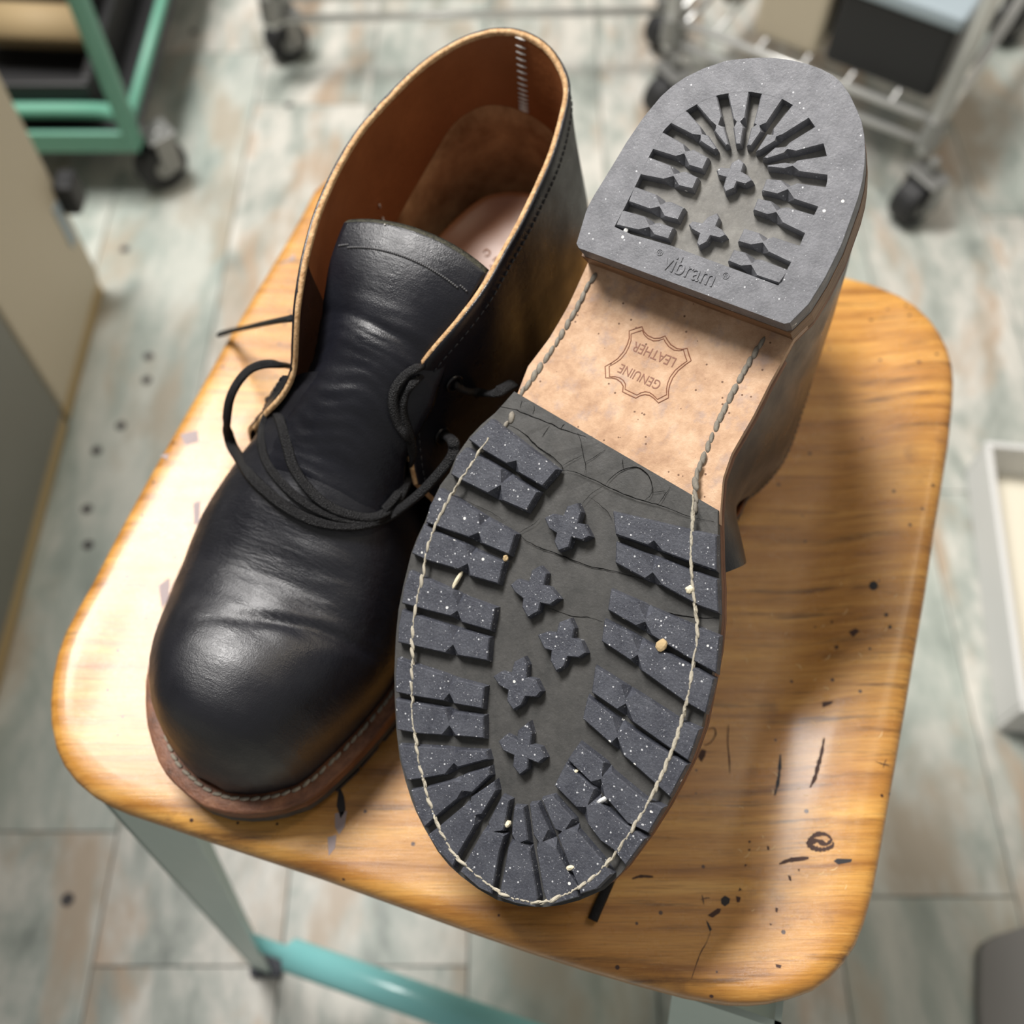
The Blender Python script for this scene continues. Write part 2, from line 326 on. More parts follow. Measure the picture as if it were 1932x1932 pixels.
def lug(parent, shape, m, mat, zf, draft=0.0005, top=0.0):
    P, pin = shape; n = len(P)
    rings = [(offset(P, -0.00035), top), (P, top + 0.0005), (offset(P, draft), zf + 0.0003)]
    rings[0] = ([P[i] if pin[i] else q for i, q in enumerate(rings[0][0])], top)
    V = []
    for k, (R, z) in enumerate(rings):
        for i, (x, y) in enumerate(R):
            if k == 2 and pin[i]:
                a, b = R[i - 1], R[(i + 1) % n]; x, y = (a[0] + b[0]) / 2, (a[1] + b[1]) / 2
            V.append((x, m * y, z))
    F = [tuple(range(n))]
    for k in range(2):
        for i in range(n):
            j = (i + 1) % n; a, b, c, d = k * n + i, k * n + j, (k + 1) * n + j, (k + 1) * n + i
            if pin[j]: F += [(a, b, c), (a, c, d)]
            else: F += [(a, b, d), (b, c, d)]
    return mesh('lug', V, F, mat, parent)
def prism(name, P, z0, z1, m, mat, parent, smooth=False):
    """slab with outline P; z0 / z1 numbers or functions of x"""
    f0 = z0 if callable(z0) else (lambda x: z0); f1 = z1 if callable(z1) else (lambda x: z1)
    bm = bmesh.new(); A = [bm.verts.new((x, m * y, f0(x))) for x, y in P]; B = [bm.verts.new((x, m * y, f1(x))) for x, y in P]
    bm.faces.new(A); bm.faces.new(B[::-1]); n = len(P)
    for i in range(n): bm.faces.new((A[i], A[(i + 1) % n], B[(i + 1) % n], B[i]))
    bmesh.ops.triangulate(bm, faces=[f for f in bm.faces if len(f.verts) > 4])
    return obm(name, bm, mat, parent, smooth)
def strip_slab(name, P, x0, x1, zb, zt, m, mat, parent, nx=60, ny=10, grow=0.0):
    """slab following the outline between x0(y) and x1(y), its faces at heights zb(x), zt(x)"""
    V, F = [], []; G = []
    for i in range(nx + 1):
        t = i / nx; row = []
        for j in range(ny + 1):
            s = j / ny
            xm = (x0(0) * (1 - t) + x1(0) * t)
            yr = yrange(P, xm); y = yr[0] - grow + (yr[1] - yr[0] + 2 * grow) * s
            x = x0(y) * (1 - t) + x1(y) * t
            yr = yrange(P, x) or yr; y = yr[0] - grow + (yr[1] - yr[0] + 2 * grow) * s
            row.append((x, y))
        G.append(row)
    for z in (zb, zt):
        for row in G:
            for x, y in row: V.append((x, m * y, z(x)))
    N = (nx + 1) * (ny + 1); I = lambda i, j: i * (ny + 1) + j
    for i in range(nx):
        for j in range(ny):
            q = (I(i, j), I(i, j + 1), I(i + 1, j + 1), I(i + 1, j)); F.append(q); F.append(tuple(a + N for a in q[::-1]))
    bd = [I(0, j) for j in range(ny)] + [I(i, ny) for i in range(nx)] + [I(nx, j) for j in range(ny, 0, -1)] + [I(i, 0) for i in range(nx, 0, -1)]
    for a, b in zip(bd, bd[1:] + bd[:1]): F.append((a, b, b + N, a + N))
    return mesh(name, V, F, mat, parent)
def ring_hits(P, c, n):
    """outline as seen from c at n even angles"""
    R = []
    for k in range(n):
        a = 2 * math.pi * k / n; dx, dy = math.cos(a), math.sin(a); best = 0
        for (x1, y1), (x2, y2) in zip(P, P[1:] + P[:1]):
            ex, ey = x2 - x1, y2 - y1; det = dx * (-ey) + ex * dy
            if abs(det) < 1e-12: continue
            t = ((x1 - c[0]) * (-ey) + ex * (y1 - c[1])) / det; s = (dx * (y1 - c[1]) - dy * (x1 - c[0])) / det
            if t > 0 and -1e-6 <= s <= 1 + 1e-6: best = max(best, t)
        R.append((c[0] + dx * best, c[1] + dy * best))
    return R
def densify(P, step):
    R = []
    for a, b in zip(P, P[1:] + P[:1]):
        d = math.dist(a, b); k = max(1, int(d / step))
        for i in range(k): R.append((a[0] + (b[0] - a[0]) * i / k, a[1] + (b[1] - a[1]) * i / k))
    return R
OUTD = densify(OUTL, 0.003)
HOLE = ccw([solept(u, v, 0.0)[:2] for u, v in [(1159,428),(1178,392),(1201,346),(1226,292),(1253,245),(1276,222),(1300,205),(1328,189),(1356,179),(1386,174),(1417,173),(1450,179),(1477,187),(1503,202),(1526,222),(1542,245),(1554,271),(1562,301),(1561,340),(1559,350),(1542,394),(1538,402),(1515,448),(1512,457),(1490,500),(1487,505),(1472,540),(1370,502),(1265,463),(1191,442)]])
hx = [p for p in HEEL]
bl = solept(1085, 466, 0.0); br = solept(1486, 614, 0.0)               # breast corners of the heel
breast = lambda y: bl.x + (br.x - bl.x) * (y - bl.y) / (br.y - bl.y)
rl = solept(965, 737); rr = solept(1352, 962)                            # rear edge of the rubber half sole
rear = lambda y: rl.x + (rr.x - rl.x) * (y - rl.y) / (rr.y - rl.y)
toeX = max(p[0] for p in OUTL); heelX = min(p[0] for p in OUTL)
ZF, HZF = 0.0036, 0.0038
FZ = 0.0062
def rubz(x): return ZF + (FZ - ZF) * (1 - sm(XR - 0.010, XR + 0.022, x))
XR = (rl.x + rr.x) / 2
STITCH = [(1128,519),(1112,540),(1100,565),(1083,597),(1062,633),(1040,668),(1018,700),(998,729),(978,757),(955,783),(930,815),(905,852),(886,882),(868,908),(850,938),(836,965),(822,992),(812,1020),(803,1050),(800,1082),(790,1120),(783,1160),(779,1200),(779,1240),(778,1280),(778,1320),(779,1360),(785,1392),(789,1425),(796,1455),(803,1485),(812,1515),(822,1545),(836,1575),(855,1607),(880,1634),(915,1662),(945,1684),(985,1698),(1022,1702),(1060,1690),(1095,1672),(1130,1645),(1160,1612),(1188,1572),(1208,1540),(1232,1498),(1255,1448),(1270,1412),(1285,1365),(1294,1330),(1303,1285),(1311,1235),(1316,1190),(1311,1140),(1306,1090),(1304,1045),(1306,1000),(1308,955),(1318,905),(1335,850),(1358,795),(1384,742),(1412,690),(1440,645)]
def build_sole(root, m, full):
    """midsole, rubber half sole, heel and stitching of one boot; every lug and stitch its own piece"""
    zt = lambda x: zs(x) + 0.0040
    xe0 = lambda y: heelX + 0.0006; xe1 = lambda y: toeX - 0.0004
    mid = prism('midsole', OUTD, lambda x: zs(x) + 0.0002, lambda x: zs(x) + 0.0048, m, M['welt'], root); bevel(mid, 0.0007)
    leather = strip_slab('leather_shank', OUTL, lambda y: breast(y) - 0.006, lambda y: rear(y) + 0.004, lambda x: zs(x) - 0.0012, lambda x: zs(x) + 0.0022, m, M['sole'], root, 40, 12, 0.0003)
    fz = 0.0068
    RUB = densify(FORE, 0.004)
    rub = prism('half_sole', RUB, rubz, lambda x: zs(x) + 0.001, m, M['rubber'], root)
    for s in FORE_LUGS: lug(rub, lug_shape(*s), m, M['lug'], ZF)
    for s in FORE_FLOWERS: lug(rub, lug_shape(*s), m, M['lug'], ZF, 0.0003)
    HE = densify(HEEL, 0.003)
    st = prism('heel_stack', offset(HE, 0.0002), 0.0085, lambda x: zs(x) + 0.0006, m, M['stack'], root)
    c = (sum(p[0] for p in HEEL) / len(HEEL), sum(p[1] for p in HEEL) / len(HEEL)); n = 220
    Ro, Ri = ring_hits(HEEL, c, n), ring_hits(HOLE, c, n); Rb = [(a[0] + (b[0] - a[0]) * 0.012, a[1] + (b[1] - a[1]) * 0.012) for a, b in zip(Ro, Ri)]
    V, F = [], []
    for R, z in ((Ro, 0.0088), (Ro, 0.0007), (Rb, 0.0), (Ri, 0.0), (Ri, HZF)):
        V += [(x, m * y, z) for x, y in R]
    for k in range(4):
        for i in range(n): F.append((k * n + i, k * n + (i + 1) % n, (k + 1) * n + (i + 1) % n, (k + 1) * n + i))
    F.append(tuple(range(n)))
    lift = mesh('heel_lift', V, F, M['heelrub'], root)
    prism('heel_recess', offset(ccw(Ri), 0.0004), HZF - 0.0002, HZF + 0.0006, m, M['heelfloor'], lift)
    ha, hb = solept(1159, 428, 0.0), solept(1471, 539, 0.0)
    def tuck(sh):                                          # outer ends of the heel lugs run into the rim
        P, pin = sh; R = []
        for x, y in P:
            d = Vector((x - c[0], y - c[1])); k = d.length; a = int((math.atan2(d.y, d.x) % (2 * math.pi)) / (2 * math.pi) * n) % n; h = math.dist(Ri[a], c)
            bl_ = abs((hb.x - ha.x) * (y - ha.y) - (hb.y - ha.y) * (x - ha.x)) / (hb - ha).length
            if k > h - 0.0017 and bl_ > 0.0035: d *= (h + 0.0008) / k
            R.append((c[0] + d.x, c[1] + d.y))
        return R, pin
    for s in HEEL_LUGS: lug(lift, tuck(lug_shape(*s)), m, M['heelrub'], HZF, 0.0002, 0.00004)
    for s in HEEL_FLOWERS: lug(lift, lug_shape(*s), m, M['heelrub'], HZF, 0.0002)
    # stitching: one short twisted stitch mesh shared by all
    path = [solept(u, v, None if (v < 780 or (u > 1300 and v < 950)) else 0.0005) for u, v in STITCH]
    for p in path:
        if p.x < XR + 0.012: p.z = (zs(p.x) - 0.0014) if p.x < XR - 0.006 else rubz(p.x) - 0.0002
    cur = cm(path, 10); L = [0]
    for a, b in zip(cur, cur[1:]): L.append(L[-1] + (b - a).length)
    if full:                                               # frayed thread that runs on between the stitches of the forefoot
        rn = random.Random(9); seg = [p for p in cur if p.x > XR + 0.008]
        tp = [Vector((p.x + rn.uniform(-.00025, .00025), m * p.y + rn.uniform(-.00025, .00025), rn.uniform(-0.0001, 0.0004))) for p in seg]
        tube('thread', tp, 0.00034, M['thread'], root, seg=6)
    me = None; d = 0.0018; step = 0.0036
    rnd = random.Random(3)
    while d < L[-1] - 0.001:
        i = next(k for k in range(len(L)) if L[k] >= d); p = cur[i]; t = (cur[min(i + 1, len(cur) - 1)] - cur[i - 1]).normalized()
        if me is None:
            prof = [(-1, .12), (-.85, .55), (-.5, .95), (0, 1), (.5, .9), (.85, .5), (1, .1)]
            V, F = tube_vf([Vector((q * 0.0023, 0, 0)) for q, _ in prof], 0.00098, 8, 0.7, rfun=lambda s: interp([(i / 6, r) for i, (_, r) in enumerate(prof)], s))
            so = mesh('stitch', V, F, M['thread'], root, True); me = so.data
        else:
            so = bpy.data.objects.new('stitch', me); COL.objects.link(so); so.parent = root
        infore = p.x > XR + 0.012
        so.location = (p.x, m * p.y, p.z if not infore else (0.0001 if full else 0.0022) + rnd.uniform(-0.0003, 0.0007))
        so.rotation_euler = (0, rnd.uniform(-.08, .08), m * (math.atan2(t.y, t.x) + rnd.uniform(0.05, 0.28)))
        f = 0.66 if infore else 1.0
        so.scale = (rnd.uniform(0.85, 1.1), f * rnd.uniform(0.75, 1.15), f)
        if not infore: so.material_slots[0].link = 'OBJECT'; so.material_slots[0].material = M['thread_grey']
        d += step * rnd.uniform(0.92, 1.08)
    # welt on top of the midsole, forefoot and waist
    xw = 0.088
    W = [p for p in OUTD if p[0] > xw]; i0 = max(range(len(W)), key=lambda i: math.dist(W[i], W[i - 1])); W = W[i0:] + W[:i0]
    Wi = offset(OUTD, -0.010); inn = [Wi[OUTD.index(p)] for p in W]
    V, F = [], []; prof = [(0.0, 0.0047), (-0.03, 0.0078), (0.06, 0.0086), (0.5, 0.0080), (1.0, 0.0082), (1.0, 0.0047)]
    for a, b in zip(W, inn):
        for s, z in prof: V.append((a[0] + (b[0] - a[0]) * s, m * (a[1] + (b[1] - a[1]) * s), zs(a[0]) + z))
    q = len(prof)
    for i in range(len(W) - 1):
        for k in range(q): F.append((i * q + k, i * q + (k + 1) % q, (i + 1) * q + (k + 1) % q, (i + 1) * q + k))
    F += [tuple(range(q)), tuple((len(W) - 1) * q + k for k in range(q))]
    welt = mesh('welt', V, F, M['welt'], root, True)
    mid_l = cm([Vector((a[0] + (b[0] - a[0]) * 0.52, a[1] + (b[1] - a[1]) * 0.52, zs(a[0]) + 0.0084)) for a, b in zip(W, inn)], 3)
    L = [0]
    for a, b in zip(mid_l, mid_l[1:]): L.append(L[-1] + (b - a).length)
    d = 0.002; wm = None
    while d < L[-1] - 0.002:
        i = next(k for k in range(len(L)) if L[k] >= d); p = mid_l[i]; t = (mid_l[i] - mid_l[i - 1]).normalized()
        if wm is None:
            V, F = tube_vf([Vector((s * 0.0018, 0, 0)) for s in (-1, -.7, 0, .7, 1)], 0.00075, 6, 0.8, rfun=lambda s: interp([(0, .3), (.25, .9), (.5, 1), (.75, .9), (1, .3)], s))
            so = mesh('welt_stitch', V, F, M['thread_welt'], welt, True); wm = so.data
        else: so = bpy.data.objects.new('welt_stitch', wm); COL.objects.link(so); so.parent = welt
        so.location = (p.x, m * p.y, p.z); so.rotation_euler = (0, 0, m * (math.atan2(t.y, t.x) + 0.22)); d += 0.0038
    return lift, rub, leather
# ------------------------------------------------------------------ uppers
def upt(u, v, h): return MUi @ seat(u, v, h)
TOP = [(475,803,.060),(492,780,.071),(512,757,.081),(532,730,.090),(546,698,.099),(551,640,.111),(556,560,.122),(573,465,.129),(602,372,.133),(660,264,.136),(722,186,.139),(790,120,.142),(865,74,.145),(930,54,.147),(985,58,.148),(1035,85,.147),(1067,128,.144),(1078,172,.141),(1067,235,.138),(1040,310,.135),(1005,385,.133),(965,465,.131),(920,545,.128),(872,608,.123),(825,662,.116),(795,706,.107),(779,752,.097),(777,805,.089),(783,860,.082),(795,915,.072)]
TOPC = None
FEATHER = offset(OUTD, -0.0068)
def at_x(P, x):
    r = yrange(P, x); return r if r else (0, 0)
FX = max(p[0] for p in FEATHER)
HT = smoothtab([(0.110,0.120),(0.130,0.112),(0.150,0.100),(0.165,0.0895),(0.180,0.081),(0.194,0.0735),(0.203,0.0685),(0.211,0.0650),(0.218,0.0650),(0.227,0.0657),(0.238,0.0675),(0.248,0.0678),(FX-0.0165,0.0642),(FX-0.0095,0.0555),(FX-0.0045,0.0395),(FX-0.0015,0.0275),(FX,0.0165)])
def ztop(x): return interp(HT, x)
def feather_z(x): return zs(x) + 0.0084
from mathutils import noise as MNZ
def crease(x, y, s):
    """walking creases across the vamp and fine wrinkles at the throat, as depth in metres"""
    d = 0.0; w = max(0.0, s) ** 0.7
    for xc, sl, A, wd_, b in ((0.2185,-0.30,0.0034,0.0022,0.012),(0.2130,-0.24,0.0019,0.0015,0.010),(0.2085,-0.05,0.0009,0.0024,0.012),(0.201,-0.10,0.0008,0.0018,0.01),(0.193,0.0,0.0006,0.002,0.0),(0.2235,-0.30,0.0009,0.0018,0.004)):
        n_ = MNZ.noise(Vector((x * 30 + xc * 900, y * 45, 0)))
        c = xc + sl * (y - b) + 0.0026 * n_ + 8.0 * (y - b) ** 2 * 0.25
        d -= A * math.exp(-((x - c) / wd_) ** 2) * (0.55 + 0.45 * math.tanh(6 * n_ + 1)) * math.exp(-((y - 0.012) / 0.030) ** 2)
    d += 0.0007 * MNZ.noise(Vector((x * 150, y * 60, 3.1))) * sm(0.245, 0.222, x) * w
    return d
def tongue_wr(x, y):
    if x > 0.190 or x < 0.120: return 0.0
    a = sm(0.118, 0.130, x) * sm(0.192, 0.180, x); ph = x * 2 * math.pi / 0.0042 + 7 * MNZ.noise(Vector((x * 60, y * 55, 0))) + (y / 0.02) ** 2 * 1.4
    return a * (0.00022 * math.sin(ph) + 0.0004 * MNZ.noise(Vector((x * 260, y * 90, 5))))
def overvamp(u, v, h):
    for k in range(40):
        p = upt(u, v, h + 0.001 * k)
        if p.x < 0.146 or p.z > vampz(p.x, p.y) + 0.0045: break
    return p
PADS = []; INZ = smoothtab([(0.0, 0.0835), (0.03, 0.0800), (0.06, 0.0725), (0.10, 0.053), (0.14, 0.034), (0.18, 0.027), (0.30, 0.024)])
SIL = sorted((p.x, p.y) for p in [upt(u, v, h) for u, v, h in ((447,828,.052),(424,862,.048),(402,900,.045),(384,932,.043),(368,965,.041),(346,1030,.037),(327,1100,.033),(311,1175,.030),(300,1235,.027))])
def vedge(x):
    y0, y1 = at_x(FEATHER, min(x, FX - 0.0008)); w = sm(SIL[-1][0], SIL[-1][0] - 0.03, x)
    return y0 * (1 - w) + interp(SIL, x) * w, y1
def vexp(x): return 0.80 + 0.34 * sm(0.215, 0.150, x), 0.86 + 0.14 * sm(0.215, 0.150, x)
def vampz(x, y):
    """height of the vamp's surface over (x, y)"""
    x = min(x, FX - 0.001); y0, y1 = vedge(x); yc, hw = (y0 + y1) / 2, (y1 - y0) / 2; e, e2 = vexp(x)
    c = min(1, abs((y - yc - 0.003) / hw)) ** (1 / e); zb = feather_z(x); return zb + (ztop(x) - zb) * math.sqrt(1 - c * c) ** e2
TOPC = cm([overvamp(*p) for p in TOP], 6)
def build_upper(root, m, squeeze=1.0, lean=0.0):
    # vamp: dome over the forefoot
    nx, nt = 110, 64; xs0 = 0.146; V, F = [], []
    for i in range(nx + 1):
        t = i / nx; x = xs0 + (FX - 0.0006 - xs0) * (1 - (1 - t) ** 1.8)
        y0, y1 = vedge(x); zb = feather_z(x); h = max(0.001, ztop(x) - zb)
        yc = (y0 + y1) / 2; hw = (y1 - y0) / 2
        e, e2 = vexp(x)
        top_shift = 0.004 * sm(0.27, 0.2, x)
        for j in range(nt + 1):
            a = math.pi * j / nt; c = -math.cos(a); s = math.sin(a)
            bul = 1 + 0.035 * math.sin(min(1, s * 1.6) * math.pi) * sm(0.14, 0.2, x)
            y = yc + hw * bul * math.copysign(abs(c) ** e, c) + top_shift * s
            z = zb + h * s ** e2
            dd = crease(x, y, s) * s ** 1.5 + tongue_wr(x, y) * s ** 3
            V.append((x, m * y, z + dd))
    for i in range(nx):
        for j in range(nt): F.append((i * (nt + 1) + j, i * (nt + 1) + j + 1, (i + 1) * (nt + 1) + j + 1, (i + 1) * (nt + 1) + j))
    vamp = mesh('vamp', V, F, M['vamp'], root, True); vampVF = (V, F)
    # tongue: carries on from the vamp up into the throat
    nx, nt = 80, 34; V, F = [], []; x1 = 0.184
    pL, pR = upt(655, 400, .131), upt(925, 515, .126); x0 = (pL.x + pR.x) / 2; c0 = (pL.y + pR.y) / 2; w0 = (pR.y - pL.y) / 2; yv = at_x(FEATHER, 0.18); cv = (yv[0] + yv[1]) / 2 + 0.006
    ce = [(x0,c0),(0.115,c0 * .8 + cv * .2),(0.140,-0.0125),(0.156,-0.016),(0.184,cv)]; wdt = [(x0,w0),(0.112,w0 * 0.97),(0.135,0.0245),(0.156,0.0245),(0.184,0.031)]
    zt_ = smoothtab([(0.070,0.136),(0.085,0.1345),(0.098,0.1315),(0.110,0.1275),(0.122,0.1215),(0.135,0.1145),(0.150,0.1035),(0.165,0.0935),(0.176,0.0850)])
    for i in range(nx + 1):
        for j in range(nt + 1):
            s = -1 + 2 * j / nt; f = i / nx; x = x1 + (x0 - x1) * f + 0.003 * s * s * f + (pR.x - pL.x) / 2 * s * f; xx = min(max(x, 0.05), x1)
            y = interp(ce, xx) + interp(wdt, xx) * s
            z = interp(zt_, xx) - 0.016 * abs(s) ** 2.2 * (0.22 + 0.78 * sm(0.095, 0.15, xx)) + 0.0012 + tongue_wr(x, y)
            w_ = sm(0.150, 0.178, x); z = z * (1 - w_) + (vampz(x, y) + 0.0004 + crease(x, y, 1) + tongue_wr(x, y)) * w_ - 0.004 * sm(0.176, 0.184, x) - 0.003 * abs(s) ** 6 * w_
            z -= 0.0012 * math.exp(-((x - (0.131 + 0.1 * y)) / 0.0022) ** 2) 
            V.append(Vector((x, m * y, z)))
    n1 = len(V); V += [v + Vector((-0.0028, 0, -0.0010)) for v in V]
    I = lambda i, j: i * (nt + 1) + j
    FM = []
    for i in range(nx):
        for j in range(nt):
            F.append((I(i, j), I(i, j + 1), I(i + 1, j + 1), I(i + 1, j))); FM.append(0)
            F.append(tuple(a + n1 for a in F[-1][::-1])); FM.append(1)
    for j in range(nt): F.append((I(nx, j), I(nx, j + 1), I(nx, j + 1) + n1, I(nx, j) + n1)); FM.append(2)
    for jj in (0, nt):
        for i in range(nx): F.append((I(i, jj), I(i + 1, jj), I(i + 1, jj) + n1, I(i, jj) + n1)); FM.append(0)
    tongue = mesh('tongue', V, F, [M['tongue'], M['lining'], M['edge2']], root, True, FM)
    # stitch line below the tongue's top edge
    for j in range(2, nt * 2 - 3, 1):
        s0 = -1 + (j + 0.15) / nt; s1 = -1 + (j + 0.85) / nt; P = []
        for s in (s0, s1):
            fj = (s + 1) / 2 * nt; i = nx - 9 + int(2.5 * s * s * s * s); a = V[I(i, int(fj))]; b = V[I(i, min(nt, int(fj) + 1))]; P.append(a.lerp(b, fj - int(fj)) + Vector((0, 0, 0.0002)))
        tube('stitch', P, 0.00038, M['thread_pale'], tongue, seg=5)
    # quarters: one wrap from lateral facing round the heel to the other facing
    T = TOPC; n = len(T); Lt = [0]
    if squeeze != 1: T = [Vector((p.x, c0 + (p.y - c0) * squeeze + lean, p.z)) for p in T]
    for a, b in zip(T, T[1:]): Lt.append(Lt[-1] + (b - a).length)
    kb = min(range(n), key=lambda k: T[k].x); ub = Lt[kb] / Lt[-1]
    FD = FEATHER; kh = min(range(len(FD)), key=lambda k: FD[k][0]); ring = FD[kh:] + FD[:kh]
    half1 = [p for p in ring[:len(ring) // 2]]; half2 = ring[::-1][:len(ring) // 2]
    half2 = [ring[0]] + half2
    lat = half1 if half1[10][1] < half2[10][1] else half2; med = half2 if lat is half1 else half1
    def upto(P, xl):
        R = []
        for p in P:
            if p[0] > xl: break
            R.append(p)
        return R
    lat, med = upto(lat, 0.158), upto(med, 0.166)
    def along(P, t):
        L = [0]
        for a, b in zip(P, P[1:]): L.append(L[-1] + math.dist(a, b))
        d = t * L[-1]
        for k in range(1, len(P)):
            if d <= L[k]: f = (d - L[k - 1]) / max(1e-9, L[k] - L[k - 1]); return (P[k - 1][0] + (P[k][0] - P[k - 1][0]) * f, P[k - 1][1] + (P[k][1] - P[k - 1][1]) * f)
        return P[-1]
    NU, NV = 150, 34
    def Tat(u):
        d = u * Lt[-1]
        for k in range(1, n):
            if d <= Lt[k]: return T[k - 1].lerp(T[k], (d - Lt[k - 1]) / max(1e-9, Lt[k] - Lt[k - 1]))
        return T[-1]
    G = []
    for i in range(NU + 1):
        u = i / NU; t = Tat(u)
        b = along(lat, ((ub - u) / ub) ** 1.0) if u < ub else along(med, (u - ub) / (1 - ub))
        B = Vector((b[0], b[1], feather_z(b[0]))); row = []
        for j in range(NV + 1):
            v = j / NV; p = B.lerp(t, v)
            row.append(p)
        G.append(row)
    # outward direction per column
    nrm = []
    for i in range(NU + 1):
        a, b = G[max(0, i - 2)][NV // 2], G[min(NU, i + 2)][NV // 2]; d = (b - a); q = Vector((d.y, -d.x, 0))
        q = q.normalized() if q.length > 1e-6 else Vector((-1, 0, 0)); nrm.append(q)
    if nrm[NU // 2].x > 0: nrm = [-q for q in nrm]
    for i in range(NU + 1):
        u = i / NU; heelw = math.exp(-((u - ub) / 0.12) ** 2); sidew = 0.5
        for j in range(NV + 1):
            v = j / NV; g = G[i][j]
            bul = (0.0085 * heelw * math.sin(math.pi * v ** 0.8) - 0.004 * heelw * math.sin(math.pi * v ** 2.2) + 0.0045 * (1 - heelw) * math.sin(math.pi * v) )
            if u < 0.16 or u > 0.84: bul += 0.006 * math.sin(math.pi * v) * (1 - sm(0, 0.16, min(u, 1 - u)))
            bul += 0.0006 * MNZ.noise(g * 40)
            G[i][j] = g + nrm[i] * bul
    for i in range(NU + 1):                                      # facings lie over the vamp, never inside it
        for j in range(NV + 1):
            p = G[i][j]
            for _ in range(40):
                if p.x < 0.1475: break
                y0, y1 = vedge(p.x)
                if not (y0 - 0.0015 < p.y < y1 + 0.0015) or p.z > vampz(p.x, p.y) + 0.0042: break
                p = p + nrm[i] * 0.0006 + Vector((0, 0, 0.0003 * j / NV))
            G[i][j] = p
    TH = 0.0024
    # keep the facings outside the vamp
    V = [Vector((p.x, m * p.y, p.z)) for row in G for p in row]; J = lambda i, j: i * (NV + 1) + j; F = []
    for i in range(NU):
        for j in range(NV): F.append((J(i, j), J(i + 1, j), J(i + 1, j + 1), J(i, j + 1)))
    N3 = [Vector((q.x, m * q.y, 0)) for q in nrm]
    # outer skin, with its rolled upper edge
    rim = []
    for i in range(NU + 1):
        rim.append(len(V)); V.append(V[J(i, NV)] - N3[i] * 0.0006 + Vector((0, 0, 0.0007)))
        V.append(V[J(i, NV)] - N3[i] * 0.0013 + Vector((0, 0, 0.0003)))
    for i in range(NU):
        F.append((J(i, NV), J(i + 1, NV), rim[i + 1], rim[i])); F.append((rim[i], rim[i + 1], rim[i + 1] + 1, rim[i] + 1))
    qo = mesh('quarter', V, F, M['quarter'], root, True); quarVF = ([v.copy() for v in V], list(F))
    bevel_in = [[V[J(i, j)] - N3[i] * TH for j in range(NV + 1)] for i in range(NU + 1)]
    # lining with raw edge along the top and down the facings
    def sub(name, i0, i1, mat):
        W, FF = [], []; K = lambda i, j: (i - i0) * (NV + 1) + j
        for i in range(i0, i1 + 1): W += bevel_in[i]
        for i in range(i0, i1):
            for j in range(NV): FF.append((K(i, j), K(i + 1, j), K(i + 1, j + 1), K(i, j + 1)))
        return mesh(name, W, FF, mat, root, True)
    ia, ib = int(NU * 0.205), int(NU * 0.70)
    lining = sub('lining', ia, ib, M['lining']); sub('facing_lining', 0, ia, M['quarter']); sub('facing_lining', ib, NU, M['quarter'])
    W, FF = [], []
    for i in range(NU + 1):
        rnd = 0.0003 * MNZ.noise(Vector((i * 2.1, 0, 0)))
        a = V[J(i, NV)] - N3[i] * 0.0010 + Vector((0, 0, 0.0001)); b = bevel_in[i][NV] + Vector((0, 0, -0.0001)); dn = Vector((0, 0, -0.0014))
        W += [a + dn, a + Vector((0, 0, 0.0004 + rnd)), b - N3[i] * 0.0003 + Vector((0, 0, 0.0003 + rnd)), b - N3[i] * 0.0003 + dn]
    for i in range(NU):
        for k in range(3): FF.append((i * 4 + k, i * 4 + k + 1, i * 4 + 5 + k, i * 4 + 4 + k))
    mesh('collar_edge', W, FF, M['edge'], root, True)
    for i in (0, NU):
        W, FF = [], []
        for j in range(NV + 1): W += [V[J(i, j)], bevel_in[i][j]]
        for j in range(NV): FF.append((2 * j, 2 * j + 1, 2 * j + 3, 2 * j + 2))
        mesh('facing_edge', W, FF, M['edge'], root)
    # row of stitching just below the collar, outside
    cst = []
    for i in range(2, NU - 1):
        j = NV - 2; P = [V[J(i, j)].lerp(V[J(i + 1, j)], f) + N3[i] * 0.00015 for f in (0.1, 0.75)]
        cst.append(P)
    VV, FF = [], []
    for P in cst:
        a, b = tube_vf(P, 0.0003, 5); k = len(VV); VV += a; FF += [tuple(q + k for q in f) for f in b]
    o = mesh('collar_stitching', VV, FF, M['thread_black'], qo, True); o['kind'] = 'stuff'
    # heel pad inside, insole, back seam
    # patch height along the wrap, found where its upper edge is seen on the lining
    bv = BVHTree.FromPolygons([MU @ Vector((p.x, m * p.y, p.z)) for row in bevel_in for p in row], [(J(i, j), J(i + 1, j), J(i + 1, j + 1), J(i, j + 1)) for i in range(NU) for j in range(NV)])
    tab = []
    for u_, v_ in ((752,412),(772,372),(790,340),(812,302),(832,270),(850,242),(870,221),(898,204),(930,197),(955,199),(978,206),(1008,222),(1040,247)):
        h = bv.ray_cast(CP, ray(u_, v_).normalized())
        if h[0] is not None:
            i, j = divmod(h[2], NV); a, b_ = MU @ Vector((bevel_in[i][j].x, m * bevel_in[i][j].y, bevel_in[i][j].z)), MU @ Vector((bevel_in[i][j + 1].x, m * bevel_in[i][j + 1].y, bevel_in[i][j + 1].z))
            t = (h[0] - a).dot(b_ - a) / (b_ - a).length_squared; tab.append((i + 0.5, (j + t) / NV))
    PADS.append(tab) if m > 0 else None
    tab = sorted(PADS[0]); k1 = tab[-1]; tab = [(tab[0][0] - 6, tab[0][1] * 0.6)] + tab + [(k1[0] + 10, k1[1] * 0.85), (k1[0] + 20, k1[1] * 0.5)]
    W, FF = [], []; i0, i1 = int(tab[0][0]), int(min(NU, tab[-1][0])); NJ = 20
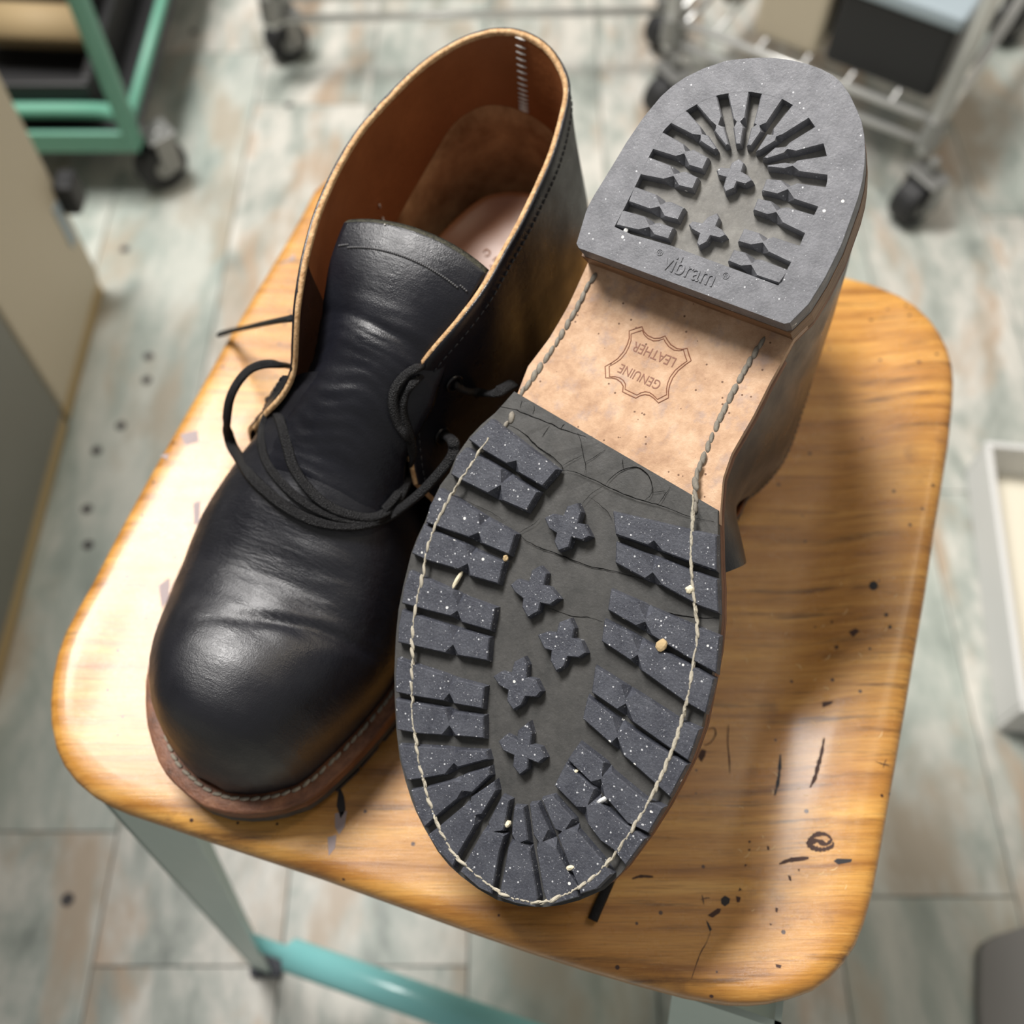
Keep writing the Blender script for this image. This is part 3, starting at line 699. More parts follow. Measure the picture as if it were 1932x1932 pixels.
    for i in range(i0, i1 + 1):
        hgt = interp(tab, i)
        for j in range(NJ + 1):
            v = 0.02 + (max(0.03, hgt) - 0.02) * j / NJ; fj = v * NV; a = int(fj); f = fj - a
            p = bevel_in[i][a].lerp(bevel_in[i][min(NV, a + 1)], f) - N3[i] * (0.0016 if j < NJ else 0.0001); W.append(p)
    for i in range(i1 - i0):
        for j in range(NJ): FF.append((i * (NJ + 1) + j, (i + 1) * (NJ + 1) + j, (i + 1) * (NJ + 1) + j + 1, i * (NJ + 1) + j + 1))
    mesh('heel_pad', W, FF, M['suede'], root, True)
    ins = offset(OUTD, -0.0115); insx = [p for p in ins]
    cxy = (0.14, 0.0); fr = (1.0, 0.985, 0.94, 0.85, 0.7, 0.5, 0.25, 0.0); n_ = len(insx); zr = (-0.004, 0.0002, 0.0006, -0.0004, -0.0018, -0.0026, -0.003, -0.003)
    W, FF = [], []
    for f, dz in zip(fr, zr):
        for p in insx:
            mx = min(max(p[0], 0.04), 0.235); x = mx + (p[0] - mx) * f; yr = at_x(ins, mx); yc = (yr[0] + yr[1]) / 2; y = yc + (p[1] - yc) * f
            W.append((x, m * y, interp(INZ, x) + dz))
    for k in range(len(fr) - 1):
        for i in range(n_): FF.append((k * n_ + i, k * n_ + (i + 1) % n_, (k + 1) * n_ + (i + 1) % n_, (k + 1) * n_ + i))
    mesh('insole', W, FF, M['insole'], root, True)
    return dict(vamp=vampVF, quarter=quarVF, tongue=([v.copy() for v in tongue_v(tongue)], [tuple(p.vertices) for p in tongue.data.polygons]), inner=bevel_in, ub=ub, NU=NU, NV=NV, N3=N3, qo=qo, V=V, J=J, lining=lining)
def tongue_v(o): return [v.co for v in o.data.vertices]
n = NM('fuzzy_tongue_edge', 0.9, 0.15); n.col(n.ramp(n.noise(600, 4, 0.7), [(0.35, (0.030, 0.032, 0.026)), (0.7, (0.10, 0.095, 0.07))])); n.bump(n.noise(1500, 3), 0.0008, 0.8); M['edge2'] = n.m

boot_up = empty('boot', mat=MU); tag(boot_up, 'black leather ankle boot standing upright with open laces and brown lining', 'boot', 'pair of black boots')
boot_so = empty('boot', mat=ML); tag(boot_so, 'black leather ankle boot turned over to show its lugged rubber sole and heel', 'boot', 'pair of black boots')
LIFT, HALF, SHANK = build_sole(boot_so, -1, True)
build_sole(boot_up, 1, False)
U1 = build_upper(boot_up, 1)
U2 = build_upper(boot_so, -1, 0.98, 0.001)
# ------------------------------------------------------------------ upright boot: surfaces to lay laces and seam stitches on
def bvh_of(parts):
    V, F = [], []
    for v, f in parts:
        k = len(V); V += [MU @ Vector(p) for p in v]; F += [tuple(a + k for a in q) for q in f]
    return BVHTree.FromPolygons(V, F)
BT = bvh_of([U1['vamp'], U1['quarter'], U1['tongue']])
def onboot(u, v, lift=0.0016):
    r = ray(u, v).normalized(); h = BT.ray_cast(CP, r)
    p = h[0] if h[0] is not None else seat(u, v, 0.060)
    return p - r * lift
def lace(name, pts, parent, inv, r=0.0017, flat=0.6, n=6):
    P = []
    for p in pts:
        if len(p) == 2: w = onboot(*p)
        elif p[2] is None: w = onboot(p[0], p[1], p[3])
        else: w = seat(*p)
        P.append(inv @ w)
    return tube(name, cm(P, n), r, M['lace'], parent, seg=8, flat=flat)
LU = lambda pts, **k: lace('lace', pts, boot_up, MUi, **k)
LU([(560,694,.070),(530,688,.084),(500,687,.088),(472,697,.086),(450,720,.082),(434,752,.076),(428,790,.068),(430,815,.061),(438,842,.056),(453,866,None,.002),(475,900),(515,938),(555,966),(600,985),(650,992),(697,988),(735,974),(785,937,.079),(822,900,.087),(848,868,.093),(857,848,.0955),(853,830,.096),(838,820,None,.001)], r=0.0022, flat=0.5)
LU([(550,735,.075),(530,748,.088),(512,765,None,.004),(497,800,None,.002),(493,830),(500,865),(520,898),(556,935),(600,963),(650,980),(700,984),(738,968)], r=0.0017)
LU([(508,752,.062),(526,786,None,.0003),(534,812),(542,842),(553,880),(578,918),(612,950),(655,970),(705,976),(742,955),(765,915),(776,870),(770,830),(752,800),(742,765),(745,735),(765,708),(792,692,None,.0005),(815,688,.086)], r=0.0020)
LU([(818,694,.084),(790,712,None,.0005),(764,745),(760,780),(772,820),(778,860),(768,900),(748,935),(725,962)], r=0.0018)
LU([(858,722,None,.001),(875,735,None,.003),(905,742,None,.006),(935,740,.102),(968,724,.098)], r=0.0026, flat=0.4)
LU([(566,598,.085),(552,600,.098),(530,604,.090),(500,610,.07),(465,618,.04),(438,624,.014),(414,631,.0025)], r=0.0019)
def torus(name, c, nrm, R, r, mat, parent):
    q = nrm.to_track_quat('Z', 'Y'); P = [c + q @ Vector((math.cos(a) * R, math.sin(a) * R, 0)) for a in [2 * math.pi * k / 20 for k in range(21)]]
    return tube(name, P, r, mat, parent, seg=6, up=q @ Vector((0, 0, 1)), cap=False)
for u, v in ((855,722),(832,822)):
    h = BT.ray_cast(CP, ray(u, v).normalized())
    if h[0] is not None:
        c = MUi @ (h[0]); nn = (MUi.to_3x3() @ h[1]).normalized()
        if nn.dot(MUi @ CP - c) < 0: nn = -nn
        torus('eyelet', c + nn * 0.0006, nn, 0.0030, 0.0008, M['eyelet'], boot_up)
# faint embossed curls on the insole
io = next(o for o in boot_up.children if o.name.startswith('insole')); ib_ = BVHTree.FromPolygons([MU @ v.co for v in io.data.vertices], [tuple(p.vertices) for p in io.data.polygons])
for pts in ([(912,476),(918,471),(924,475),(922,482),(915,483)], [(930,492),(937,486),(943,490),(938,496),(944,502)], [(946,474),(952,482),(950,490),(956,496)], [(925,501),(932,507),(940,511)]):
    P = []
    for u, v in pts:
        h = ib_.ray_cast(CP, ray(u, v).normalized()); P.append(MUi @ (h[0] if h[0] is not None else seat(u, v, .07)))
    tube('embossed_mark', cm(P, 4), 0.00042, M['insole'], io, seg=6)
# white zigzag of the back seam inside
IN = U1['inner']; NU, NV = U1['NU'], U1['NV']
lb = BVHTree.FromPolygons([MU @ p for row in IN for p in row], [(i * (NV + 1) + j, (i + 1) * (NV + 1) + j, (i + 1) * (NV + 1) + j + 1, i * (NV + 1) + j + 1) for i in range(NU) for j in range(NV)])
def onlin(u, v, lift=0.0006):
    r = ray(u, v).normalized(); h = lb.ray_cast(CP, r); return MUi @ ((h[0] if h[0] is not None else seat(u, v, .1)) - r * lift)
for k in range(15):
    v = [74,89,101,113,125,137,149,160,170,179,187,194,200,205,209][k]; u = 980 + 0.05 * (v - 74) + 2
    P = [onlin(u - 10, v - 4), onlin(u, v), onlin(u + 9, v + 3)]
    tube('seam_stitch', P, 0.00055, M['thread_white'], boot_up, seg=6, rfun=lambda s: 0.35 + 0.65 * math.sin(math.pi * s))
tube('loose_thread', cm([MUi @ onboot(726, 424, .0006), MUi @ onboot(722, 410, .004), MUi @ onboot(716, 386, .006)], 4), 0.00035, M['thread_white'], boot_up, seg=5)
# ------------------------------------------------------------------ marks on the sole
def text_on(parent, mat, body, p0, p1, width_frac, ext, inv_m):
    """raised lettering in boot space between two baseline points"""
    c = bpy.data.curves.new('t', 'FONT'); c.body = body; c.extrude = ext; c.size = 1.0
    o = bpy.data.objects.new('t', c); COL.objects.link(o); bpy.context.view_layer.update()
    me = bpy.data.meshes.new_from_object(o.evaluated_get(bpy.context.evaluated_depsgraph_get()))
    bpy.data.objects.remove(o); xs = [v.co.x for v in me.vertices]; w = max(xs) - min(xs); x0 = min(xs)
    X = (p1 - p0); L = X.length; X.normalize(); Z = Vector((0, 0, -1)); Z = (Z - X * Z.dot(X)).normalized(); Y = Z.cross(X); s = L / w
    for v in me.vertices:
        q = p0 + X * ((v.co.x - x0) * s) + Y * (v.co.y * s * width_frac) + Z * (v.co.z)
        if inv_m: q.z = zs(q.x) - 0.0012 - v.co.z
        v.co = q
    me.update(); return me
def B(u, v, zf=None, dz=0.0):
    p = solept(u, v, zf, dz); return Vector((p.x, -p.y, p.z))
def lettering(name, body, a, b, frac, ext, mat, parent, zf=None, dz=0.0):
    me = text_on(parent, mat, body, B(*a, zf, dz), B(*b, zf, dz), frac, ext, zf is None); me.name = name
    return link(name, me, mat, parent)
lettering('lettering', 'vibram', (1247,506), (1342,541), 1.25, 0.0003, M['heelrub'], LIFT, 0.0)
lettering('lettering', '\u00ae', (1237,480), (1248,484), 1.0, 0.00018, M['heelrub'], LIFT, 0.0)
lettering('lettering', '\u00ae', (1361,524), (1373,528), 1.0, 0.00018, M['heelrub'], LIFT, 0.0)
lettering('stamped_lettering', 'GENUINE', (1249,720), (1173,686), 1.25, 0.00012, M['stamp'], SHANK, None, -0.00135)
lettering('stamped_lettering', 'LEATHER', (1277,676), (1199,644), 1.25, 0.00012, M['stamp'], SHANK, None, -0.00135)
EMB = [(800,230),(830,310),(900,380),(1000,425),(1100,420),(1185,385),(1220,450),(1280,530),(1380,595),(1470,605),(1550,590),(1580,700),(1615,795),(1520,860),(1400,960),(1310,1080),(1260,1200),(1240,1300),(1240,1410),(1075,1495),(1000,1420),(930,1370),(850,1355),(770,1375),(700,1415),(600,1370),(480,1310),(490,1220),(450,1150),(380,1100),(300,1080),(200,1080),(190,890),(300,830),(400,760),(500,640),(560,520),(590,420),(590,300),(690,265)]
E2 = [(x / 8.78 + 1120, y / 8.78 + 590) for x, y in EMB]; cxm = sum(p[0] for p in E2) / len(E2); cym = sum(p[1] for p in E2) / len(E2)
for k, rr_ in ((1.0, 0.00022), (0.905, 0.00020)):
    P = [B(cxm + (x - cxm) * k, cym + (y - cym) * k, None, -0.00118) for x, y in E2]; P.append(P[0])
    tube('stamped_outline', P, rr_, M['stamp'], SHANK, seg=6, cap=False)
def ribbon(name, pts, w, mat, parent, zf=None, dz=0.0, lift=0.00012):
    P = cm([B(u, v, zf, dz) for u, v in pts], 4)
    P = [p for p in P if p.x > rear(-p.y) + 0.0006]
    for p in P: p.z = rubz(p.x)
    if len(P) < 3: return None
    V, F = [], []; rnd = random.Random(len(pts) + int(pts[0][0])); n = len(P)
    for i, p in enumerate(P):
        t = P[min(i + 1, n - 1)] - P[max(0, i - 1)]; s = Vector((t.y, -t.x, 0)).normalized(); ww = w * (0.25 + 0.75 * math.sin(math.pi * min(1, max(0, (i + .5) / n)))) * rnd.uniform(.7, 1.2)
        j = s * rnd.uniform(-.00012, .00012)
        V += [p + s * ww + j + Vector((0, 0, -lift)), p - s * ww + j + Vector((0, 0, -lift))]
    for i in range(n - 1): F.append((2 * i, 2 * i + 1, 2 * i + 3, 2 * i + 2))
    return mesh(name, V, F, mat, parent)
Z3 = 820; SC3 = 3.22
CR = [[(370,400),(480,420),(520,440),(600,470),(700,510),(760,540),(860,572),(960,600),(1040,650),(1140,700),(1240,745),(1320,780),(1400,850),(1470,890),(1560,925),(1680,985)],
 [(750,800),(820,798),(900,825),(1000,870),(1100,920),(1200,960),(1300,990),(1400,1020),(1540,1075),(1700,1110)],
 [(420,510),(500,545),(560,590),(620,650),(720,720),(770,770),(780,800)],[(860,560),(880,620),(895,690),(912,760),(912,820)],[(1040,880),(1070,840),(1140,790),(1220,775),(1280,810),(1310,860),(1320,930),(1280,980)],
 [(590,390),(595,420),(585,450)],[(690,520),(660,570),(645,590)],[(800,490),(775,515),(755,540)],[(840,515),(870,575)],[(870,575),(900,555),(950,555),(970,575),(965,600)],[(775,770),(830,735),(890,705)],[(910,745),(980,705),(1050,650)],[(1060,615),(1045,650)],[(1110,645),(1100,690)],[(1165,670),(1145,700)],[(1230,700),(1215,740)],[(1300,735),(1280,780)],[(1390,790),(1375,820)],[(1440,800),(1415,850)],[(1140,700),(1135,750),(1150,790)],[(1440,880),(1400,940),(1355,1005)],[(1320,930),(1400,920)],[(900,1000),(960,935),(1040,885)],[(945,960),(1010,1010),(1060,1060),(1080,1100)],
 [(510,1185),(560,1150),(610,1120),(640,1090)],[(520,1190),(570,1230),(640,1265),(750,1305),(850,1345),(960,1385),(1050,1400),(1150,1425),(1270,1460)],[(690,1630),(760,1655),(850,1685),(930,1688),(1025,1715)],[(1260,1610),(1320,1620),(1400,1655),(1480,1675),(1600,1690),(1730,1695)],[(125,950),(250,1010),(350,1055),(430,1110)],[(440,1140),(500,1180)],[(1530,920),(1550,850)],[(470,450),(460,500),(430,515)],[(520,350),(510,410)]]
for L_ in CR:
    ribbon('crack', [(x / SC3 + 820, y / SC3 + 640) for x, y in L_], 0.00017 if len(L_) > 5 else 0.00009, M['crack'], HALF, 0.0040, 0.0, 0.00015)
# ------------------------------------------------------------------ stool
n = NM('worn_plywood', 0.30, 0.5)
v = n.map((8, 150, 60), rot=(0, 0, 0.291)); gr = n.noise(1.0, 7, 0.62, v, 0.6)
v2 = n.map((1.6, 20, 20), rot=(0, 0, 0.30)); gr2 = n.noise(1.0, 4, 0.5, v2, 1.2)
c = n.ramp(gr, [(0.30, (0.27, 0.105, 0.017)), (0.47, (0.54, 0.255, 0.050)), (0.62, (0.70, 0.37, 0.088)), (0.78, (0.80, 0.48, 0.145))])
c = n.mix(n.ramp(gr2, [(0.4, 0.0), (0.7, 0.6)]), c, (0.40, 0.165, 0.036))
c = n.mix(n.ramp(n.noise(1.0, 8, 0.7, n.map((10, 180, 60), rot=(0, 0, 0.29), loc=(4, 2, 0))), [(0.56, 0.0), (0.67, 0.8)]), c, (0.11, 0.044, 0.012))
c = n.mix(n.ramp(n.noise(38, 6, 0.65, n.map(loc=(2, 7, 0))), [(0.60, 0.0), (0.72, 0.5)]), c, (0.15, 0.065, 0.03))
c = n.mix(n.ramp(n.noise(1.0, 6, 0.75, n.map((55, 1500, 60), rot=(0, 0, 0.285), loc=(1, 5, 0))), [(0.36, 0.55), (0.50, 0.0)]), c, (0.21, 0.085, 0.018))
c = n.mix(n.ramp(n.noise(1.0, 6, 0.75, n.map((90, 1700, 60), rot=(0, 0, 0.30), loc=(7, 3, 0))), [(0.57, 0.0), (0.72, 0.5)]), c, (0.84, 0.52, 0.18))
c = n.mix(n.specks(120, 0.10, 0.5), c, (0.06, 0.022, 0.012)); n.col(c)
n.rough(n.ramp(n.noise(60, 7, 0.7), [(0.3, 0.20), (0.7, 0.40)])); n.bump(n.noise(1.0, 7, 0.75, n.map((30, 700, 60), rot=(0, 0, 0.29))), 0.0006, 0.35); n.b.inputs['Coat Weight'].default_value = 0.22; n.b.inputs['Coat Roughness'].default_value = 0.16; M['wood'] = n.m
M['ply'] = plain('ply_edge', (0.36, 0.17, 0.045), 0.5)
M['ink'] = plain('ink_black', (0.012, 0.010, 0.014), 0.6); M['inkblue'] = plain('ink_faded_blue', (0.34, 0.27, 0.27), 0.6); M['burn'] = plain('burn_brown', (0.055, 0.022, 0.014), 0.7); M['pale'] = plain('scratch_pale', (0.80, 0.58, 0.30), 0.6)
n = NM('teal_enamel', 0.35); n.col(n.mix(n.noise(30, 4), (0.42, 0.55, 0.51), (0.50, 0.62, 0.58))); M['teal'] = n.m
n = NM('turquoise_enamel', 0.22); n.col(n.mix(n.noise(20, 4), (0.20, 0.56, 0.56), (0.30, 0.66, 0.66))); M['turq'] = n.m
SEAT = [(590,352),(566,398),(535,452),(478,545),(420,642),(372,728),(330,800),(282,882),(240,958),(202,1028),(170,1090),(140,1142),(115,1190),(100,1232),(91,1275),(87,1320),(88,1360),(97,1405),(112,1438),(135,1468),(165,1494),(196,1512),(232,1527),(310,1553),(400,1584),(500,1617),(600,1650),(700,1686),(800,1722),(900,1758),(1000,1792),(1100,1824),(1200,1853),(1300,1880),(1380,1893),(1420,1894),(1455,1891),(1500,1881),(1540,1867),(1572,1845),(1600,1814),(1622,1780),(1638,1740),(1655,1680),(1668,1610),(1680,1540),(1702,1415),(1735,1220),(1754,1110),(1770,1000),(1786,900),(1797,830),(1804,760),(1806,715),(1803,682),(1794,650),(1780,622),(1762,596),(1735,570),(1705,551),(1672,537),(1640,526),(1590,513),(1450,482),(1300,448),(1150,414),(1000,380),(880,353),(780,332),(720,322),(675,318),(640,320),(612,331)]
SP = [seat(u, v) for u, v in SEAT]; SPc = ccw([(p.x, p.y) for p in SP])
SCX = sum(p[0] for p in SPc) / len(SPc); SCY = sum(p[1] for p in SPc) / len(SPc)
sl = Vector((SP[5].x, SP[5].y)), Vector((SP[12].x, SP[12].y)); sr = Vector((SP[45].x, SP[45].y)), Vector((SP[51].x, SP[51].y))
def ldist(L, x, y):
    d = (L[1] - L[0]).normalized(); return abs((x - L[0].x) * d.y - (y - L[0].y) * d.x)
def rise(x, y): return 0.0085 * sm(0.055, 0.012, ldist(sr, x, y)) + 0.0020 * sm(0.035, 0.002, ldist(sl, x, y))
def onseat(u, v):
    p = seat(u, v)
    for _ in range(3): p = seat(u, v, rise(p.x, p.y))
    return p
SP = [onseat(u, v) for u, v in SEAT]; SPc = ccw([(p.x, p.y) for p in SP])
stool = empty('stool', (SCX, SCY, 0)); tag(stool, 'square wooden-seated stool with rounded corners on a pale teal steel frame', 'stool')
SPd = densify(SPc, 0.006); V, F = [], []; ns = len(SPd); TS = 0.013
prof = [(-0.004, -TS), (0.0, -TS + 0.003), (0.0, -0.0055), (-0.0007, -0.0032), (-0.0022, -0.0013), (-0.0045, -0.0003), (-0.0075, 0.0)]
for d, z in prof:
    for x, y in offset(SPd, d): V.append((x - SCX, y - SCY, SEATZ + z + rise(x, y)))
R0 = offset(SPd, -0.0075)
for f in (0.98, 0.96, 0.94, 0.92, 0.90, 0.88, 0.86, 0.84, 0.82, 0.80, 0.78, 0.76, 0.74, 0.72, 0.70, 0.67, 0.6, 0.45, 0.3, 0.15, 0.02):
    for x, y in R0:
        x, y = SCX + (x - SCX) * f, SCY + (y - SCY) * f; V.append((x - SCX, y - SCY, SEATZ + rise(x, y)))
nr = len(prof) + 21
for k in range(nr - 1):
    for i in range(ns): F.append((k * ns + i, k * ns + (i + 1) % ns, (k + 1) * ns + (i + 1) % ns, (k + 1) * ns + i))
F.append(tuple((nr - 1) * ns + i for i in range(ns))); F.append(tuple(range(ns)))
sm_ = [0] * len(F)
for k in range(2):
    for i in range(ns): sm_[k * ns + i] = 1
seat_o = mesh('seat', V, F, [M['wood'], M['ply']], stool, True, sm_)
SO = Vector((SCX, SCY, 0))
def blob(name, pts, mat):
    P = [onseat(u, v) for u, v in pts]; P = [p - SO + Vector((0, 0, 0.00012)) for p in P]
    bm = bmesh.new(); vs = [bm.verts.new(p) for p in P]; f = bm.faces.new(vs); bmesh.ops.triangulate(bm, faces=[f])
    return obm(name, bm, mat, seat_o)
def stroke(name, pts, w, mat):
    P = cm([Vector((u, v, 0)) for u, v in pts], 4); L, R = [], []; rnd = random.Random(int(pts[0][0])); n = len(P)
    for i, p in enumerate(P):
        t = (P[min(n - 1, i + 1)] - P[max(0, i - 1)]).normalized(); q = Vector((-t.y, t.x, 0)) * w * (0.35 + 0.65 * math.sin(math.pi * (i + .5) / n)) * rnd.uniform(.6, 1.3)
        L.append(p + q); R.append(p - q)
    V, F = [], []
    for a, b in zip(L, R):
        for p in (a, b):
            q = onseat(p.x, p.y); V.append(q - SO + Vector((0, 0, 0.00012)))
    for i in range(n - 1): F.append((2 * i, 2 * i + 1, 2 * i + 3, 2 * i + 2))
    return mesh(name, V, F, mat, seat_o)
c4 = lambda L: cz(1032, 1332, 2.1467, L)
stroke('ink_mark', c4([(945,195),(942,250),(935,310),(922,362)]), 3.2, M['ink'])
stroke('ink_mark', c4([(1122,130),(1112,190),(1098,240),(1085,290),(1065,330)]), 4, M['burn'])
stroke('ink_mark', c4([(735,75),(732,150),(738,210),(740,275)]), 1.5, M['burn'])
stroke('ink_mark', c4([(650,95),(675,90),(683,115),(660,150),(635,160)]), 1.3, M['burn'])
blob('ink_mark', c4([(610,205),(625,175),(645,180),(640,205),(625,228)]), M['burn'])
blob('ink_mark', c4([(1160,628),(1175,618),(1235,620),(1232,632),(1180,642)]), M['ink'])
stroke('ink_mark', c4([(940,640),(980,625),(1020,620),(1060,615)]), 5, M['burn'])
P_ = [(1110 + 48 * math.cos(a) * (1 + .12 * math.sin(3 * a)), 550 + 32 * math.sin(a)) for a in [k * .5 for k in range(13)]]
stroke('ink_mark', c4(P_), 5, M['burn'])
stroke('ink_mark', c4([(1060,565),(1090,545),(1130,560),(1155,540)]), 5, M['burn'])
stroke('ink_mark', c4([(1330,225),(1360,235),(1395,240)]), 1.0, M['burn']); stroke('ink_mark', c4([(1375,215),(1365,235),(1362,250)]), 0.8, M['burn'])
blob('ink_mark', c4([(705,780),(720,768),(742,780),(738,800),(720,812),(705,800)]), M['ink'])
blob('ink_mark', c4([(650,848),(690,820),(705,822),(700,838),(670,858)]), M['burn'])
blob('ink_mark', c4([(645,868),(655,880),(668,905),(660,914),(650,890)]), M['ink'])
for q in ([(780,735),(790,745),(775,750)],[(765,770),(785,775),(780,795),(768,795)],[(815,545),(828,548),(818,558)],[(812,580),(826,578),(820,590)],[(800,640),(812,644),(800,652)],[(890,565),(900,570),(900,585),(892,582)],[(975,685),(988,690),(990,710),(980,705)],[(925,815),(936,820),(932,838),(925,832)],[(925,1045),(950,1050),(945,1062),(928,1058)],[(1015,660),(1025,662),(1020,672)],[(900,880),(912,884),(905,890)]):
    blob('ink_mark', c4(q), M['burn'])
stroke('ink_mark', c4([(628,765),(632,785),(635,805)]), 1.0, M['ink']); stroke('ink_mark', c4([(622,785),(645,778),(660,778)]), 0.9, M['ink'])
stroke('crack', c4([(662,915),(645,960),(622,1000),(600,1060),(585,1105)]), 0.9, M['burn'])
stroke('ink_mark', c4([(345,700),(380,690),(430,692)]), 3, M['burn'])
def disc(u, v, r, mat, name='burn_hole'):
    blob(name, [(u + r * math.cos(a), v + r * math.sin(a)) for a in [2 * math.pi * k / 12 for k in range(12)]], mat)
disc(1648, 1105, 8.5, M['ink']); disc(1672, 1160, 3.6, M['ink']); disc(1679, 1183, 3.4, M['ink'])
c5 = lambda L: cz(1332, 600, 2.415, L)
for q in ([(650,1430),(680,1415),(700,1425),(670,1455)],[(585,1495),(600,1490),(605,1505),(590,1510)],[(490,1405),(503,1405),(500,1415)],[(530,1750),(580,1745),(570,1760),(530,1775)],[(570,1375),(580,1385),(570,1395)]): blob('ink_mark', c5(q), M['burn'])
for q in ([(640,1480),(650,1505),(652,1528),(643,1545),(635,1520)],): blob('ink_mark', q, M['ink'])
for q in ([(632,1535),(655,1530),(650,1560),(640,1575),(632,1560)],[(618,1580),(635,1575),(632,1600),(620,1615)],[(545,490),(556,478),(556,490),(520,502)],[(340,820),(372,812),(375,832),(350,840)],[(302,860),(318,856),(316,868)],[(365,950),(378,945),(376,985),(366,990)],[(300,1105),(320,1090),(318,1130),(305,1150)]): blob('ink_mark', q, M['inkblue'])
for k in range(60):
    rnd = random.Random(k); u, v = rnd.uniform(1380, 1700), rnd.uniform(1080, 1830)
    q_ = onseat(u, v); yr_ = yrange(SPc, q_.x); yr2 = yrange(SPc, q_.x + 0.02)
    if not yr_ or not yr2 or not (yr_[0] + 0.02 < q_.y < yr_[1] - 0.02): continue
    a = rnd.uniform(0, 3.1); l = rnd.uniform(4, 16); stroke('scratch', [(u, v), (u + l * .5 * math.cos(a), v + l * .5 * math.sin(a)), (u + l * math.cos(a + .3), v + l * math.sin(a + .3))], 0.7, M['pale'])
# frame under the seat
rimP = offset(SPd, -0.013); rimI = offset(SPd, -0.0155); V, F = [], []
for R, z in ((rimP, SEATZ - TS), (rimP, SEATZ - 0.040), (rimI, SEATZ - 0.040), (rimI, SEATZ - TS)):
    for x, y in R: V.append((x - SCX, y - SCY, z))
for k in range(4):
    for i in range(ns): F.append((k * ns + i, k * ns + (i + 1) % ns, ((k + 1) % 4) * ns + (i + 1) % ns, ((k + 1) % 4) * ns + i))
mesh('apron', V, F, M['teal'], stool)
FLc, FRc, BLc, BRc = Vector((-0.160, 0.108, 0)), Vector((0.094, 0.028, 0)), Vector((-0.080, 0.425, 0)), Vector((0.205, 0.335, 0))
ctr = Vector((SCX, SCY, 0)); feet = {}
def legm(tag_, top, foot, e1, e2):
    """folded steel leg: two tapering flanges meeting at the corner"""
    bm = bmesh.new(); T0 = Vector((top.x, top.y, SEATZ - 0.018)); B0 = Vector((foot.x, foot.y, 0.0)); th = 0.0025
    for e, o in ((e1, e2), (e2, e1)):
        q = [T0, T0 + e * 0.040, B0 + e * 0.014, B0]; a = [bm.verts.new(p - SO) for p in q]; b = [bm.verts.new(p - SO + o * th) for p in q]
        bm.faces.new(a); bm.faces.new(b[::-1])
        for i in range(4): bm.faces.new((a[i], a[(i + 1) % 4], b[(i + 1) % 4], b[i]))
    o = obm('leg', bm, M['teal'], stool); 
    bm = bmesh.new(); box_bm(bm, B0 - SO + (e1 + e2) * 0.009 + Vector((0, 0, 0.004)), (0.024, 0.024, 0.008)); bevel(obm('rubber_foot', bm, M['lug'], o), 0.002)
    return T0, B0
ex = (FRc - FLc).normalized(); ey = (BLc - FLc).normalized()
corn = {'fl': (FLc, ex, ey), 'fr': (FRc, -ex, ey), 'bl': (BLc, ex, -ey), 'br': (BRc, -ex, -ey)}
LEGS = {}
for k, (c0, e1, e2) in corn.items():
    foot = c0 - (e1 + e2) * 0.030; LEGS[k] = legm(k, c0 - (e1 + e2) * 0.004, foot, e1, e2)
def legat(k, z): a, b = LEGS[k]; return b.lerp(a, z / (SEATZ - 0.018)) + (corn[k][1] + corn[k][2]) * 0.006
for a, b, z in (('fl', 'fr', 0.105), ('bl', 'br', 0.105), ('fr', 'br', 0.075)):
    p, q = legat(a, z) - SO, legat(b, z) - SO; d = (q - p).normalized()
    P = [p, p + d * 0.03, p + d * 0.034, q - d * 0.034, q - d * 0.03, q]
    tube('foot_rail', P, 0.011, M['turq'], stool, seg=14, flat=0.75, rfun=lambda s: 0.45 if s < .3 or s > .7 else 1.0)
# ------------------------------------------------------------------ floor of printed planks
M['gap'] = plain('dark_joint', (0.05, 0.045, 0.04), 0.9)
n = NM('printed_plank', 0.42)
oi = n.N.new('ShaderNodeObjectInfo'); loc = n.N.new('ShaderNodeCombineXYZ'); r1 = n.math('MULTIPLY', oi.outputs['Random'], 37.0); n.L.new(r1, loc.inputs[0]); n.L.new(n.math('MULTIPLY', oi.outputs['Random'], 91.0), loc.inputs[1])
v = n.map((17, 6.0, 1), loc=loc.outputs[0]); a = n.noise(1.0, 8, 0.68, v, 0.3); v2 = n.map((13, 5.0, 1), loc=loc.outputs[0]); b = n.noise(1.0, 5, 0.6, v2, 0.4)
c = n.ramp(a, [(0.34, (0.21, 0.235, 0.21)), (0.46, (0.39, 0.415, 0.375)), (0.56, (0.60, 0.585, 0.53)), (0.68, (0.72, 0.69, 0.62))])
c = n.mix(n.ramp(b, [(0.52, 0.0), (0.63, 0.85)]), c, (0.44, 0.325, 0.225))
c = n.mix(n.ramp(oi.outputs['Random'], [(0.0, 0.0), (0.55, 0.0), (0.9, 0.45)]), c, (0.36, 0.44, 0.40)); n.col(c)
M['plank'] = n.m
bm = bmesh.new(); box_bm(bm, Vector((0.2, 1.3, -0.02)), (3.2, 4.4, 0.036)); floor = obm('floor', bm, M['gap']); floor['kind'] = 'structure'
bm = bmesh.new(); box_bm(bm, Vector((0.2, 3.53, 1.30)), (3.2, 0.06, 2.60)); wall = obm('wall_back', bm, plain('off_white_paint', (0.72, 0.71, 0.67), 0.8)); wall['kind'] = 'structure'
PW, PL = 0.1425, 0.98
bm = bmesh.new(); box_bm(bm, Vector((PW / 2, PL / 2, -0.002)), (PW - 0.0012, PL - 0.0012, 0.004)); pm = None
